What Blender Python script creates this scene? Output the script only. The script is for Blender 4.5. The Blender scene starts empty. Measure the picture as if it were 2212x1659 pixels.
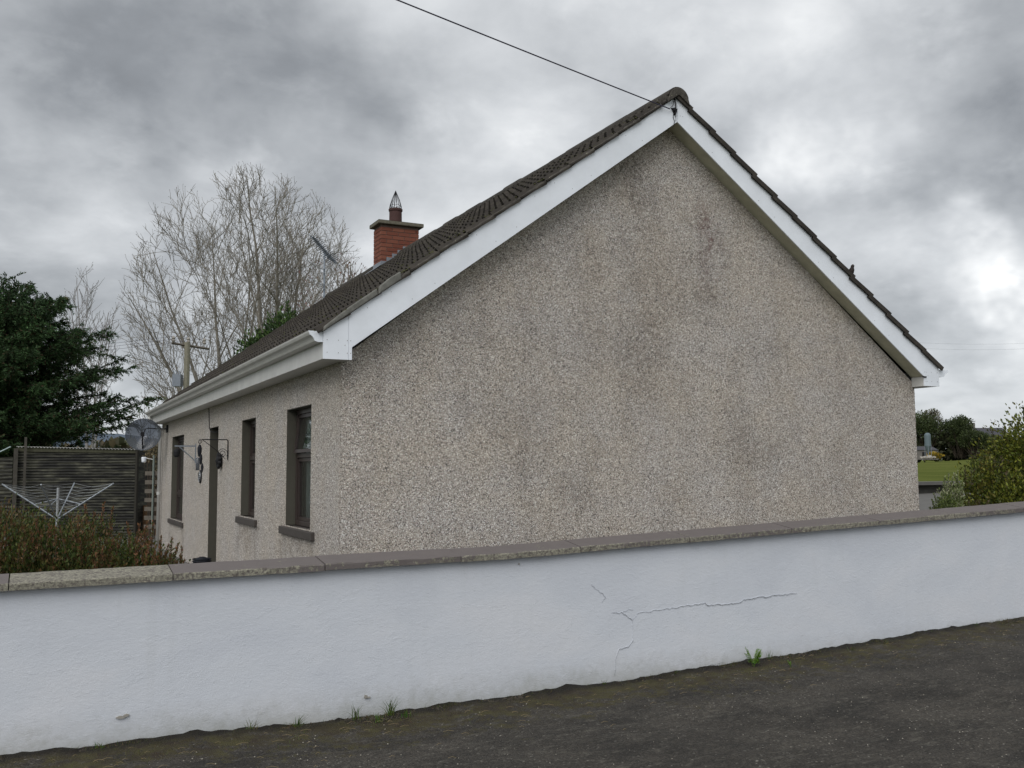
import bpy, math, random
import numpy as np
from mathutils import Vector, Matrix
R = math.radians
random.seed(7)
rng = np.random.default_rng(11)
scn = bpy.context.scene
col = scn.collection

# ------------------------------------------------------------------ camera
CAM = Vector((-2.4554, -8.3729, 1.4615))
yaw, pitch, roll, FPX = 0.4601, 0.0865, -0.0060, 2101.7
fw = Vector((math.sin(yaw) * math.cos(pitch), math.cos(yaw) * math.cos(pitch), math.sin(pitch)))
rt0 = Vector((math.cos(yaw), -math.sin(yaw), 0))
up0 = rt0.cross(fw)
rt = rt0 * math.cos(roll) + up0 * math.sin(roll)
up = -rt0 * math.sin(roll) + up0 * math.cos(roll)
cd = bpy.data.cameras.new('camera')
cam = bpy.data.objects.new('camera', cd)
col.objects.link(cam)
cam.matrix_world = Matrix(((rt.x, up.x, -fw.x, CAM.x), (rt.y, up.y, -fw.y, CAM.y), (rt.z, up.z, -fw.z, CAM.z), (0, 0, 0, 1)))
cd.sensor_width = 36
cd.lens = FPX / 2212 * 36
cd.clip_start = 0.05
cd.clip_end = 5000
scn.camera = cam

# ------------------------------------------------------------------ world
scn.view_settings.view_transform = 'Standard'
scn.view_settings.look = 'None'
scn.view_settings.gamma = 1
scn.view_settings.use_curve_mapping = False
scn.view_settings.exposure = 0.5
SUN_AZ, SUN_EL = R(228), R(46)      # bearing the light comes from, clockwise from +Y
world = bpy.data.worlds.new('World')
scn.world = world
world.use_nodes = True
nt = world.node_tree
nt.nodes.clear()


class NB:
    """tiny helper to write node trees"""
    def __init__(s, tree): s.t = tree

    def n(s, typ, **kw):
        nd = s.t.nodes.new(typ)
        for k, v in kw.items():
            if k.startswith('i_'):
                nd.inputs[int(k[2:]) if k[2:].isdigit() else k[2:].replace('_', ' ')].default_value = v
            else: setattr(nd, k, v)
        return nd

    def l(s, a, b): s.t.links.new(a, b)

    def sock(s, node, i, v):
        if v is None: return
        if hasattr(v, 'links') or isinstance(v, bpy.types.NodeSocket): s.l(v, node.inputs[i])
        else: node.inputs[i].default_value = v

    def math(s, op, a, b=None, c=None, clamp=False):
        nd = s.n('ShaderNodeMath', operation=op); nd.use_clamp = clamp
        s.sock(nd, 0, a); s.sock(nd, 1, b); s.sock(nd, 2, c)
        return nd.outputs[0]

    def vmath(s, op, a, b=None, out=0):
        nd = s.n('ShaderNodeVectorMath', operation=op)
        s.sock(nd, 0, a); s.sock(nd, 1, b)
        return nd.outputs[out]

    def mix(s, f, a, b, blend='MIX'):
        nd = s.n('ShaderNodeMix', data_type='RGBA', blend_type=blend)
        s.sock(nd, 0, f); s.sock(nd, 6, a); s.sock(nd, 7, b)
        return nd.outputs[2]

    def noise(s, vec, scale, detail=4, rough=.55, dist=0.0, out=0):
        nd = s.n('ShaderNodeTexNoise')
        s.sock(nd, 'Vector', vec); nd.inputs['Scale'].default_value = scale
        nd.inputs['Detail'].default_value = detail; nd.inputs['Roughness'].default_value = rough
        nd.inputs['Distortion'].default_value = dist
        return nd.outputs[out]

    def vor(s, vec, scale, feature='F1'):
        nd = s.n('ShaderNodeTexVoronoi', feature=feature)
        s.sock(nd, 'Vector', vec); nd.inputs['Scale'].default_value = scale
        return nd

    def ramp(s, f, stops):
        nd = s.n('ShaderNodeValToRGB')
        cr = nd.color_ramp
        while len(cr.elements) < len(stops): cr.elements.new(.5)
        for e, (p, c) in zip(cr.elements, stops):
            e.position = p
            e.color = (c, c, c, 1) if isinstance(c, (int, float)) else (*c[:3], 1)
        s.sock(nd, 0, f)
        return nd.outputs[0]

    def map(s, v, a, b, c=0.0, d=1.0):
        nd = s.n('ShaderNodeMapRange')
        s.sock(nd, 0, v)
        for i, x in zip((1, 2, 3, 4), (a, b, c, d)): nd.inputs[i].default_value = x
        return nd.outputs[0]

    def scale(s, v, xyz):
        return s.vmath('MULTIPLY', v, xyz)


def build_sky():
    b = NB(nt)
    tc = b.n('ShaderNodeTexCoord').outputs['Generated']
    d = b.vmath('NORMALIZE', tc)
    sep = b.n('ShaderNodeSeparateXYZ'); b.l(d, sep.inputs[0])
    z = b.math('MAXIMUM', sep.outputs[2], 0.0)
    den = b.math('ADD', z, 0.34)
    comb = b.n('ShaderNodeCombineXYZ')
    b.l(b.math('DIVIDE', sep.outputs[0], den), comb.inputs[0])
    b.l(b.math('DIVIDE', sep.outputs[1], den), comb.inputs[1])
    comb.inputs[2].default_value = 0.37
    p = comb.outputs[0]
    n1 = b.noise(p, 1.9, 7, .50, .25)
    n2 = b.noise(b.vmath('ADD', p, (4.1, 7.3, 1.0)), 5.2, 8, .55, .25)
    n3 = b.noise(b.vmath('ADD', p, (9.1, 2.3, 3.0)), .55, 3, .5, .2)
    base = b.math('MULTIPLY', b.math('SUBTRACT', n1, .5), .58)
    base = b.math('ADD', base, b.math('MULTIPLY', b.math('SUBTRACT', n2, .5), .46))
    # billowed edges: thresholded cloud shelves
    n4 = b.noise(b.vmath('ADD', p, (1.7, 3.9, 5.0)), 2.6, 9, .56, .15)
    base = b.math('ADD', base, b.math('MULTIPLY', b.math('SUBTRACT', b.map(n4, .43, .59, 0, 1), .5), .09))
    n5 = b.noise(b.vmath('ADD', p, (6.2, .4, 8.0)), 5.5, 9, .6, .2)
    base = b.math('ADD', base, b.math('MULTIPLY', b.map(n5, .56, .68, 0, 1), .06))
    base = b.math('ADD', base, b.math('MULTIPLY', b.math('SUBTRACT', n3, .5), .22))
    wob = b.vmath('SCALE', b.vmath('SUBTRACT', b.noise(d, 4.2, 5, .6, 0, 1), (.5, .5, .5)), None)
    wob.node.inputs['Scale'].default_value = .26
    dw = b.vmath('ADD', d, wob)
    # cloud masses: direction, angular size, strength
    masses = [((.0, .920, .40), .17, -.20), ((.13, .925, .36), .11, -.17), ((.24, .905, .34), .09, -.08), ((.03, .957, .285), .075, .20), ((.15, .94, .30), .06, .16), ((.21, .93, .29), .04, .10),
              ((.29, .899, .335), .085, -.17), ((.345, .901, .262), .055, .16), ((.40, .83, .40), .08, .05),
              ((.48, .775, .40), .13, .03), ((.62, .668, .425), .07, .18), ((.66, .70, .285), .04, .28), ((.70, .67, .30), .04, .14), ((.60, .73, .33), .06, -.05),
              ((.78, .55, .34), .085, -.27), ((.735, .61, .285), .06, -.14), ((.765, .60, .225), .05, .28), ((.73, .65, .20), .05, .14),
              ((.778, .60, .172), .030, .30), ((.79, .58, .20), .05, .20), ((.80, .57, .15), .04, .2), ((.74, .655, .13), .06, -.10), ((.779, .624, .06), .07, .10),
              ((.03, .99, .137), .10, -.10), ((.09, .994, .085), .07, -.16), ((.0, .98, .19), .08, .02),
              ((.55, .75, .37), .10, -.04)]
    acc = base
    for c, s, k in masses:
        dist = b.vmath('DISTANCE', dw, c, out=1)
        g = b.math('EXPONENT', b.math('MULTIPLY', b.math('POWER', b.math('DIVIDE', dist, s), 2.0), -1.0))
        acc = b.math('ADD', acc, b.math('MULTIPLY', g, k))
    v = b.math('ADD', acc, .525)
    # small hard lit edges
    cc = b.ramp(v, [(0.0, (.135, .142, .150)), (.22, (.214, .226, .241)), (.42, (.345, .360, .376)), (.60, (.495, .511, .527)),
                    (.78, (.67, .682, .69)), (1.0, (.93, .935, .94))])
    # brighter thin band near the horizon
    hz = b.math('MULTIPLY', b.map(sep.outputs[2], .0, .16, 1, 0), .35)
    cc = b.mix(hz, cc, (.50, .535, .58, 1))
    nish = b.n('ShaderNodeTexSky', sky_type='NISHITA')
    nish.sun_disc = False; nish.sun_elevation = SUN_EL; nish.sun_rotation = SUN_AZ
    bg1 = b.n('ShaderNodeBackground'); bg1.inputs[1].default_value = .06; b.l(nish.outputs[0], bg1.inputs[0])
    bg2 = b.n('ShaderNodeBackground'); bg2.inputs[1].default_value = 1.0; b.l(cc, bg2.inputs[0])
    mx = b.n('ShaderNodeMixShader'); mx.inputs[0].default_value = .93
    b.l(bg1.outputs[0], mx.inputs[1]); b.l(bg2.outputs[0], mx.inputs[2])
    out = b.n('ShaderNodeOutputWorld'); b.l(mx.outputs[0], out.inputs[0])


build_sky()
sd = bpy.data.lights.new('sun', 'SUN')
sd.energy = 1.5; sd.angle = R(50); sd.color = (1.0, .975, .95)
sun = bpy.data.objects.new('sun', sd)
col.objects.link(sun)
sdir = Vector((math.sin(SUN_AZ) * math.cos(SUN_EL), math.cos(SUN_AZ) * math.cos(SUN_EL), math.sin(SUN_EL)))
sun.rotation_euler = sdir.to_track_quat('Z', 'Y').to_euler()
sun.location = (0, -20, 30)


# ------------------------------------------------------------------ materials
MATS = {}


def new_mat(name):
    m = bpy.data.materials.new(name); m.use_nodes = True
    m.node_tree.nodes.clear()
    b = NB(m.node_tree)
    o = b.n('ShaderNodeOutputMaterial')
    pr = b.n('ShaderNodeBsdfPrincipled')
    b.l(pr.outputs[0], o.inputs[0])
    pr.inputs['Specular IOR Level'].default_value = .3
    MATS[name] = m
    return m, b, pr, o


def bump(b, pr, h, strength, dist):
    bp = b.n('ShaderNodeBump'); bp.inputs['Strength'].default_value = strength; bp.inputs['Distance'].default_value = dist
    b.l(h, bp.inputs['Height']); b.l(bp.outputs[0], pr.inputs['Normal'])


def objc(b): return b.n('ShaderNodeTexCoord').outputs['Object']


def worldc(b): return b.n('ShaderNodeNewGeometry').outputs['Position']


def simple(name, c, rough=.6, metal=0, var=.12, scale=14, bumps=0.0, spec=.3):
    m, b, pr, o = new_mat(name)
    g = worldc(b)
    n = b.noise(g, scale, 5, .6)
    k = b.map(n, .25, .75, 1 - var, 1 + var)
    cc = b.mix(1.0, (*c, 1), k, 'MULTIPLY')
    b.l(cc, pr.inputs['Base Color'])
    pr.inputs['Roughness'].default_value = rough; pr.inputs['Metallic'].default_value = metal
    pr.inputs['Specular IOR Level'].default_value = spec
    if bumps: bump(b, pr, b.noise(g, scale * 6, 4, .6), bumps, .01)
    return m


def mat_pebble():
    m, b, pr, o = new_mat('pebbledash')
    g = worldc(b)
    v = b.vor(g, 128)
    sep = b.n('ShaderNodeSeparateColor'); b.l(v.outputs['Color'], sep.inputs[0])
    cell = b.ramp(sep.outputs[0], [(0.0, (.10, .09, .09)), (.09, (.17, .155, .145)), (.20, (.42, .385, .35)), (.5, (.57, .525, .475)),
                                   (.72, (.62, .545, .51)), (.84, (.76, .72, .67)), (.93, (.96, .95, .93)), (1.0, (.98, .97, .96))])
    gap = b.map(v.outputs['Distance'], .28, .62, 1.0, .66)
    cc = b.mix(1.0, cell, gap, 'MULTIPLY')
    # warm / cool drift
    drift = b.noise(g, 1.6, 4, .6)
    cc = b.mix(b.map(drift, .38, .62, 0, .5), cc, b.mix(1.0, cc, (1.0, .94, .83, 1), 'MULTIPLY'))
    # streaky dark algae stains
    st = b.noise(b.scale(g, (1.4, 1.4, .75)), 1.35, 6, .62, .3)
    fine = b.noise(g, 24, 6, .78)
    stv = b.math('ADD', st, b.math('MULTIPLY', b.math('SUBTRACT', fine, .5), .62))
    stain_shade = b.map(stv, .50, .74, 0, .36)
    gw = b.vmath('ADD', g, b.vmath('SCALE', b.vmath('SUBTRACT', b.noise(g, 4, 4, .6, 0, 1), (.5, .5, .5)), None))
    # own-shaped stains: centre (x,z), half width, half height, strength
    for cx, cz, sx, sz, k in [(3.15, 4.4, .14, .50, .62), (3.4, 4.25, .10, .35, .45), (4.05, 3.85, .20, .45, .55), (3.95, 3.30, .34, .20, .42), (3.1, 2.75, .34, .40, .42), (3.3, 3.3, .16, .6, .22), (5.0, 2.9, .10, .7, .25), (4.45, 2.3, .12, .6, .25), (2.6, 3.3, .10, .6, .22),
                              (3.25, 2.25, .4, .4, .22), (6.1, 2.2, .35, .5, .2), (4.75, 1.6, .35, .25, .26), (5.9, 1.3, .4, .3, .18), (1.55, 2.1, .5, .3, .20),
                              (1.9, 1.6, .3, .3, .16), (2.0, 2.9, .6, .3, .12), (2.4, 1.15, .2, .15, .25)]:
        q = b.vmath('MULTIPLY', b.vmath('SUBTRACT', gw, (cx, 0, cz)), (1 / sx, 0, 1 / sz))
        dd = b.math('MULTIPLY', b.vmath('LENGTH', q, out=1), 1.0)
        msk = b.math('EXPONENT', b.math('MULTIPLY', b.math('POWER', dd, 2.0), -1.0))
        msk = b.math('MULTIPLY', msk, b.map(fine, .42, .60, .15, 1.6))
        stain_shade = b.math('ADD', stain_shade, b.math('MULTIPLY', msk, k))
    sy = b.n('ShaderNodeSeparateXYZ'); b.l(g, sy.inputs[0])
    gable = b.map(sy.outputs[1], .0, .12, 1.0, .12)
    stain_shade = b.math('MULTIPLY', b.math('MINIMUM', stain_shade, .80), gable)
    # ragged grime with soft eaves shade painted in, top of the front wall
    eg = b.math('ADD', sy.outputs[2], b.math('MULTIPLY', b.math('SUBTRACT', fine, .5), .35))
    stain_shade = b.math('ADD', stain_shade, b.math('MULTIPLY', b.map(eg, 2.22, 2.42, 0, .35), b.math('SUBTRACT', 1.0, gable)))
    cc = b.mix(stain_shade, cc, b.mix(1.0, cc, (.38, .355, .33, 1), 'MULTIPLY'))
    cc = b.mix(1.0, cc, (.985, .98, .965, 1), 'MULTIPLY')
    for cy_, cz_, sy_, sz_ in [(.86, .60, .10, .28), (2.12, .62, .10, .25), (3.48, .62, .10, .25), (4.58, .6, .10, .25), (9.6, .25, .14, .3), (11.4, .25, .14, .3), (1.5, .66, .5, .10), (4.0, .66, .45, .10)]:
        q = b.vmath('MULTIPLY', b.vmath('SUBTRACT', gw, (0, cy_, cz_)), (0, 1 / sy_, 1 / sz_))
        mk = b.math('EXPONENT', b.math('MULTIPLY', b.math('POWER', b.vmath('LENGTH', q, out=1), 2.0), -1.0))
        mk = b.math('MULTIPLY', b.math('MULTIPLY', mk, b.math('SUBTRACT', 1.0, gable)), b.map(fine, .42, .6, .2, .75))
        cc = b.mix(mk, cc, b.mix(1.0, cc, (.40, .37, .34, 1), 'MULTIPLY'))
    # a rusty red streak of its own
    q = b.vmath('MULTIPLY', b.vmath('SUBTRACT', gw, (4.08, 0, 3.95)), (1 / .10, 0, 1 / .33))
    rm = b.math('MULTIPLY', b.math('EXPONENT', b.math('MULTIPLY', b.math('POWER', b.vmath('LENGTH', q, out=1), 2.0), -1.0)), b.map(fine, .44, .6, 0, .7))
    cc = b.mix(b.math('MULTIPLY', rm, gable), cc, (.16, .07, .065, 1))
    b.l(cc, pr.inputs['Base Color'])
    pr.inputs['Roughness'].default_value = .62
    pr.inputs['Specular IOR Level'].default_value = .45
    h = b.math('SUBTRACT', 1.0, v.outputs['Distance'])
    bump(b, pr, h, .65, .010)
    return m


def mat_whitewall():
    m, b, pr, o = new_mat('white_masonry_paint')
    g = worldc(b)
    n = b.noise(b.scale(g, (1, 1, 1.6)), 1.1, 5, .6, .4)
    c = b.ramp(n, [(.3, (.565, .595, .65)), (.5, (.605, .635, .685)), (.7, (.64, .66, .70))])
    low = b.n('ShaderNodeSeparateXYZ'); b.l(g, low.inputs[0])
    f = b.noise(g, 16, 5, .7)
    # splash dirt with its own ragged upper edge
    dirt = b.math('ADD', low.outputs[2], b.math('MULTIPLY', b.math('SUBTRACT', f, .5), .22))
    dm = b.map(dirt, -.06, .16, .42, 0)
    c = b.mix(dm, c, (.36, .35, .32, 1))
    run = b.noise(b.scale(g, (9, 9, .55)), 1.6, 5, .65)
    c = b.mix(b.math('MULTIPLY', b.map(run, .52, .74, 0, .10), b.map(b.noise(g, 1.3, 3, .5), .42, .6, 0, 1)), c, (.33, .34, .31, 1))
    grn = b.map(b.math('ADD', dirt, b.math('MULTIPLY', b.noise(g, 2.1, 4, .6), -.35)), -.26, -.10, .30, 0)
    c = b.mix(grn, c, (.16, .17, .10, 1))
    spots = b.map(b.noise(g, 30, 3, .6), .70, .78, 0, .35)
    c = b.mix(spots, c, (.42, .42, .42, 1))
    b.l(c, pr.inputs['Base Color'])
    pr.inputs['Roughness'].default_value = .55
    pr.inputs['Specular IOR Level'].default_value = .35
    h = b.math('ADD', b.math('MULTIPLY', b.noise(b.scale(g, (1, 1, 2.0)), 26, 7, .74, .3), .34), b.math('MULTIPLY', b.noise(g, 130, 3, .6), .12))
    h = b.math('ADD', h, b.math('MULTIPLY', b.noise(g, 2.4, 3, .5), 1.0))
    # flaked paint edges
    fl = b.map(b.noise(b.scale(g, (1, 1, 1.7)), 7.0, 6, .75, .6), .56, .60, 0, 1)
    h = b.math('ADD', h, b.math('MULTIPLY', fl, .07))
    bump(b, pr, h, .5, .012)
    return m


def mat_coping(name, bare):
    m, b, pr, o = new_mat(name)
    geo = b.n('ShaderNodeNewGeometry'); g = geo.outputs['Position']
    sep = b.n('ShaderNodeSeparateXYZ'); b.l(geo.outputs['True Normal'], sep.inputs[0])
    front = b.map(b.math('MULTIPLY', sep.outputs[1], -1.0), .3, .7, 0, 1)
    n = b.noise(g, 34, 6, .7, .6)
    big = b.noise(g, 2.2, 4, .55)
    thr = b.math('ADD', n, b.math('MULTIPLY', b.math('SUBTRACT', big, .5), .85))
    if bare: mask = b.map(b.math('ADD', thr, .30), .50, .55, 0, 1)
    else:
        t = b.math('ADD', thr, b.math('MULTIPLY', front, .27))
        mask = b.map(t, .685, .72, 0, 1)
    paint = b.mix(b.noise(g, 9, 4, .6), (.112, .098, .094, 1), (.145, .127, .122, 1))
    spk = b.noise(g, 90, 3, .7)
    conc = b.ramp(spk, [(.3, (.13, .12, .10)), (.5, (.21, .20, .16)), (.7, (.34, .325, .25))])
    conc = b.mix(b.map(b.noise(g, 42, 5, .75), .50, .58, 0, .85), conc, (.085, .073, .068, 1))
    c = b.mix(mask, paint, conc)
    b.l(c, pr.inputs['Base Color'])
    pr.inputs['Roughness'].default_value = .75
    h = b.math('ADD', b.math('MULTIPLY', mask, -.35), b.math('MULTIPLY', spk, .6))
    bump(b, pr, h, .6, .006)
    return m


def mat_road():
    m, b, pr, o = new_mat('asphalt')
    g = worldc(b)
    sep = b.n('ShaderNodeSeparateXYZ'); b.l(g, sep.inputs[0])
    v = b.vor(g, 95)
    sc = b.n('ShaderNodeSeparateColor'); b.l(v.outputs['Color'], sc.inputs[0])
    stone = b.ramp(sc.outputs[0], [(0, (.020, .018, .0145)), (.5, (.034, .030, .0245)), (.93, (.050, .044, .036)), (.985, (.07, .066, .057)), (1, (.16, .15, .13))])
    big = b.noise(b.scale(g, (1, 1.5, 1)), 1.7, 5, .6, .3)
    c = b.mix(1.0, stone, b.map(big, .35, .65, .62, 1.45), 'MULTIPLY')
    # worn pale scuffs
    sf = b.noise(b.scale(g, (1, 2.6, 1)), 9, 6, .72, .4)
    c = b.mix(b.map(sf, .54, .68, 0, .65), c, (.105, .098, .080, 1))
    # moss and earth close to the wall
    edge = b.math('ADD', b.map(sep.outputs[1], -2.45, -3.5, .33, -.06), 0.0)
    ms = b.noise(g, 6.5, 6, .72, .4)
    fine = b.noise(g, 55, 3, .7)
    k = b.math('ADD', b.math('ADD', ms, edge), b.math('MULTIPLY', b.math('SUBTRACT', fine, .5), .5))
    mask = b.map(k, .63, .74, 0, .9)
    moss = b.mix(b.map(b.noise(g, 8, 4, .6), .38, .62), (.030, .022, .012, 1), (.054, .048, .015, 1))
    c = b.mix(mask, c, moss)
    soil = b.map(b.math('ADD', sep.outputs[1], b.math('MULTIPLY', b.math('SUBTRACT', ms, .5), .22)), -2.60, -2.50, 0, .9)
    c = b.mix(soil, c, (.008, .0065, .005, 1))
    b.l(c, pr.inputs['Base Color'])
    pr.inputs['Roughness'].default_value = .82
    h = b.math('ADD', b.math('SUBTRACT', 1, v.outputs['Distance']), b.math('MULTIPLY', fine, 1.2))
    bump(b, pr, h, .8, .008)
    return m


def mat_tile():
    m, b, pr, o = new_mat('concrete_roof_tile')
    g = worldc(b)
    inf = b.n('ShaderNodeObjectInfo')
    n = b.noise(g, 7, 6, .65)
    c = b.ramp(n, [(.25, (.020, .017, .015)), (.5, (.038, .033, .028)), (.75, (.066, .058, .046))])
    c = b.mix(1.0, c, b.map(inf.outputs['Random'], 0, 1, .82, 1.2), 'MULTIPLY')
    li = b.noise(g, 38, 4, .7, .3)
    c = b.mix(b.map(li, .66, .73, 0, .65), c, (.22, .22, .15, 1))
    ms = b.noise(g, 13, 5, .7)
    c = b.mix(b.map(ms, .58, .68, 0, .55), c, (.050, .050, .020, 1))
    b.l(c, pr.inputs['Base Color'])
    pr.inputs['Roughness'].default_value = .85
    bump(b, pr, li, .5, .006)
    return m


def mat_mortar():
    m, b, pr, o = new_mat('verge_mortar')
    g = worldc(b)
    n = b.noise(g, 12, 6, .65)
    c = b.ramp(n, [(.3, (.036, .032, .028)), (.55, (.070, .064, .055)), (.75, (.11, .102, .088))])
    c = b.mix(b.map(b.noise(g, 46, 3, .7), .66, .71, 0, .9), c, (.52, .50, .36, 1))
    b.l(c, pr.inputs['Base Color']); pr.inputs['Roughness'].default_value = .9
    bump(b, pr, n, .6, .015)
    return m


def mat_brick():
    m, b, pr, o = new_mat('red_brick')
    g = worldc(b)
    inf = b.n('ShaderNodeObjectInfo')
    c = b.mix(inf.outputs['Random'], (.15, .045, .028, 1), (.235, .088, .055, 1))
    c = b.mix(b.map(b.noise(g, 22, 5, .65), .45, .75, 0, .5), c, (.13, .065, .045, 1))
    b.l(c, pr.inputs['Base Color']); pr.inputs['Roughness'].default_value = .85
    bump(b, pr, b.noise(g, 70, 3, .6), .4, .004)
    return m


def mat_leaf(name, rough=.55, trans=.25):
    m, b, pr, o = new_mat(name)
    at = b.n('ShaderNodeAttribute'); at.attribute_name = 'Col'
    b.l(at.outputs['Color'], pr.inputs['Base Color'])
    pr.inputs['Roughness'].default_value = rough
    tr = b.n('ShaderNodeBsdfTranslucent'); b.l(at.outputs['Color'], tr.inputs[0])
    mx = b.n('ShaderNodeMixShader'); mx.inputs[0].default_value = trans
    b.l(pr.outputs[0], mx.inputs[1]); b.l(tr.outputs[0], mx.inputs[2]); b.l(mx.outputs[0], o.inputs[0])
    return m


def mat_bark(name, c0, c1):
    m, b, pr, o = new_mat(name)
    g = worldc(b)
    b.l(b.mix(b.map(b.noise(g, 5, 5, .6), .3, .7), (*c0, 1), (*c1, 1)), pr.inputs['Base Color'])
    pr.inputs['Roughness'].default_value = .85
    return m


def mat_grass():
    m, b, pr, o = new_mat('field_grass')
    g = worldc(b)
    n = b.noise(g, .16, 6, .65)
    c = b.ramp(n, [(.3, (.072, .090, .024)), (.5, (.098, .115, .032)), (.7, (.13, .14, .045))])
    c = b.mix(1.0, c, b.map(b.noise(g, 9, 4, .7), .3, .7, .7, 1.25), 'MULTIPLY')
    b.l(c, pr.inputs['Base Color']); pr.inputs['Roughness'].default_value = 1.0; pr.inputs['Specular IOR Level'].default_value = 0
    return m


def mat_corrugated():
    m, b, pr, o = new_mat('weathered_corrugated_iron')
    g = worldc(b)
    n = b.noise(b.scale(g, (1, 1, 7)), 1.8, 6, .7)
    c = b.ramp(n, [(.36, (.008, .008, .008)), (.48, (.022, .022, .018)), (.58, (.060, .060, .044)), (.75, (.16, .155, .115))])
    b.l(c, pr.inputs['Base Color']); pr.inputs['Roughness'].default_value = .75
    pr.inputs['Metallic'].default_value = .1
    return m


def mat_glass():
    m, b, pr, o = new_mat('window_glass')
    gl = b.n('ShaderNodeBsdfGlossy'); gl.inputs['Roughness'].default_value = .02; gl.inputs['Color'].default_value = (.9, .93, .95, 1)
    tr = b.n('ShaderNodeBsdfTransparent'); tr.inputs[0].default_value = (.86, .90, .89, 1)
    fr = b.n('ShaderNodeFresnel'); fr.inputs[0].default_value = 1.6
    f = b.math('ADD', b.math('MULTIPLY', fr.outputs[0], 1.1), .24, clamp=True)
    mx = b.n('ShaderNodeMixShader'); b.l(f, mx.inputs[0]); b.l(tr.outputs[0], mx.inputs[1]); b.l(gl.outputs[0], mx.inputs[2])
    b.l(mx.outputs[0], o.inputs[0])
    return m


def mat_smoked():
    m, b, pr, o = new_mat('smoked_clear_plastic')
    b.t.nodes.remove(pr)
    df = b.n('ShaderNodeBsdfPrincipled'); df.inputs['Base Color'].default_value = (.10, .11, .125, 1); df.inputs['Roughness'].default_value = .18
    df.inputs['Specular IOR Level'].default_value = .6
    tr = b.n('ShaderNodeBsdfTransparent'); tr.inputs[0].default_value = (.62, .65, .70, 1)
    mx = b.n('ShaderNodeMixShader'); mx.inputs[0].default_value = .50
    b.l(tr.outputs[0], mx.inputs[1]); b.l(df.outputs[0], mx.inputs[2]); b.l(mx.outputs[0], o.inputs[0])
    return m


PEB, WHT, ROAD, TILE, MORT, BRICK = mat_pebble(), mat_whitewall(), mat_road(), mat_tile(), mat_mortar(), mat_brick()
COPE, COPEB = mat_coping('painted_coping', False), mat_coping('bare_coping', True)
LEAF, NEEDLE = mat_leaf('leaf'), mat_leaf('needle_foliage', .7, .12)
BARK = mat_bark('grey_bark', (.13, .118, .098), (.27, .252, .218))
BARKD = mat_bark('dark_bark', (.035, .027, .020), (.07, .055, .04))
GRASS, CORR, GLASS, SMOKE = mat_grass(), mat_corrugated(), mat_glass(), mat_smoked()
PVC = simple('white_upvc', (.79, .83, .885), .32, var=.07, scale=4, spec=.5)
PVCO = simple('old_white_upvc', (.54, .54, .52), .38, var=.10, scale=6, spec=.5)
SOFF = simple('olive_grey_upvc', (.50, .49, .37), .5, var=.15, scale=9)  # plain olive-grey tone for the raking soffit
REVEAL = simple('olive_brown_paint', (.075, .071, .056), .7, var=.08)
SILL = simple('dark_brown_sill_paint', (.060, .052, .047), .6, var=.15)
FRAME = simple('red_brown_frame_paint', (.042, .031, .028), .4, var=.1)
DARKM = simple('black_iron', (.010, .010, .012), .7, var=.2)
GREYM = simple('galvanised_grey', (.24, .27, .31), .45, .3, var=.1)
ALU = simple('dull_aluminium', (.42, .44, .46), .38, .6, var=.08)
DALU = simple('tarnished_aluminium', (.27, .30, .33), .5, .4)
LEAD = simple('lead_flashing', (.22, .24, .27), .5, .2, var=.12)
CONC = simple('weathered_concrete', (.135, .125, .095), .9, var=.3, scale=18, bumps=.4)
CONCG = simple('grey_concrete', (.11, .107, .10), .9, var=.2, scale=3, bumps=.3)
POTM = simple('dull_terracotta', (.065, .033, .030), .8, var=.2)
SCREW = simple('rusty_screw', (.10, .075, .06), .6)
CURT = simple('pale_curtain', (.72, .78, .76), .8, var=.06, scale=3)
BLIND = simple('pale_blind_slat', (.45, .52, .48), .6, var=.05)
ROOM = simple('dim_room', (.10, .09, .08), .9)
UNDER = simple('roofing_felt', (.015, .015, .016), .9)
WOODG = simple('grey_weathered_wood', (.13, .115, .095), .85, var=.3, scale=9)
WOODD = simple('dark_weathered_wood', (.065, .060, .050), .85, var=.3, scale=9)
WOODB = simple('brown_fence_wood', (.14, .085, .045), .85, var=.3, scale=9)
POLEM = simple('pale_pole_wood', (.22, .21, .16), .85, var=.2)
CABLE = simple('dark_cable', (.03, .026, .05), .5)
CRACKM = simple('crack_shadow_gap', (.33, .34, .355), .9)
BAREM = simple('bare_render', (.30, .285, .255), .9, var=.15)
BLUEG = simple('dark_blue_grey_plastic', (.010, .012, .018), .75, var=.2)
STONE = simple('pale_stone', (.30, .28, .25), .9, var=.3)
HILLM = simple('hill_painted_haze', (.075, .10, .135), 1.0, var=.15, scale=.01)  # blue distance haze put into the hill colour
FARW = simple('far_render_wall', (.16, .15, .14), .9, var=.2, scale=1)
FARR = simple('far_slate', (.06, .06, .07), .9)
SOIL = simple('garden_soil', (.045, .036, .025), .95, var=.4, scale=3)
PEBS = simple('loose_grit', (.05, .043, .033), .95, var=.4, scale=20)


# ------------------------------------------------------------------ mesh helpers
def tag(o, label=None, cat=None, group=None, kind=None):
    if label: o['label'] = label
    if cat: o['category'] = cat
    if group: o['group'] = group
    if kind: o['kind'] = kind
    return o


def link(name, me, parent=None):
    o = bpy.data.objects.new(name, me); col.objects.link(o)
    if parent is not None: o.parent = parent
    return o


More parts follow.
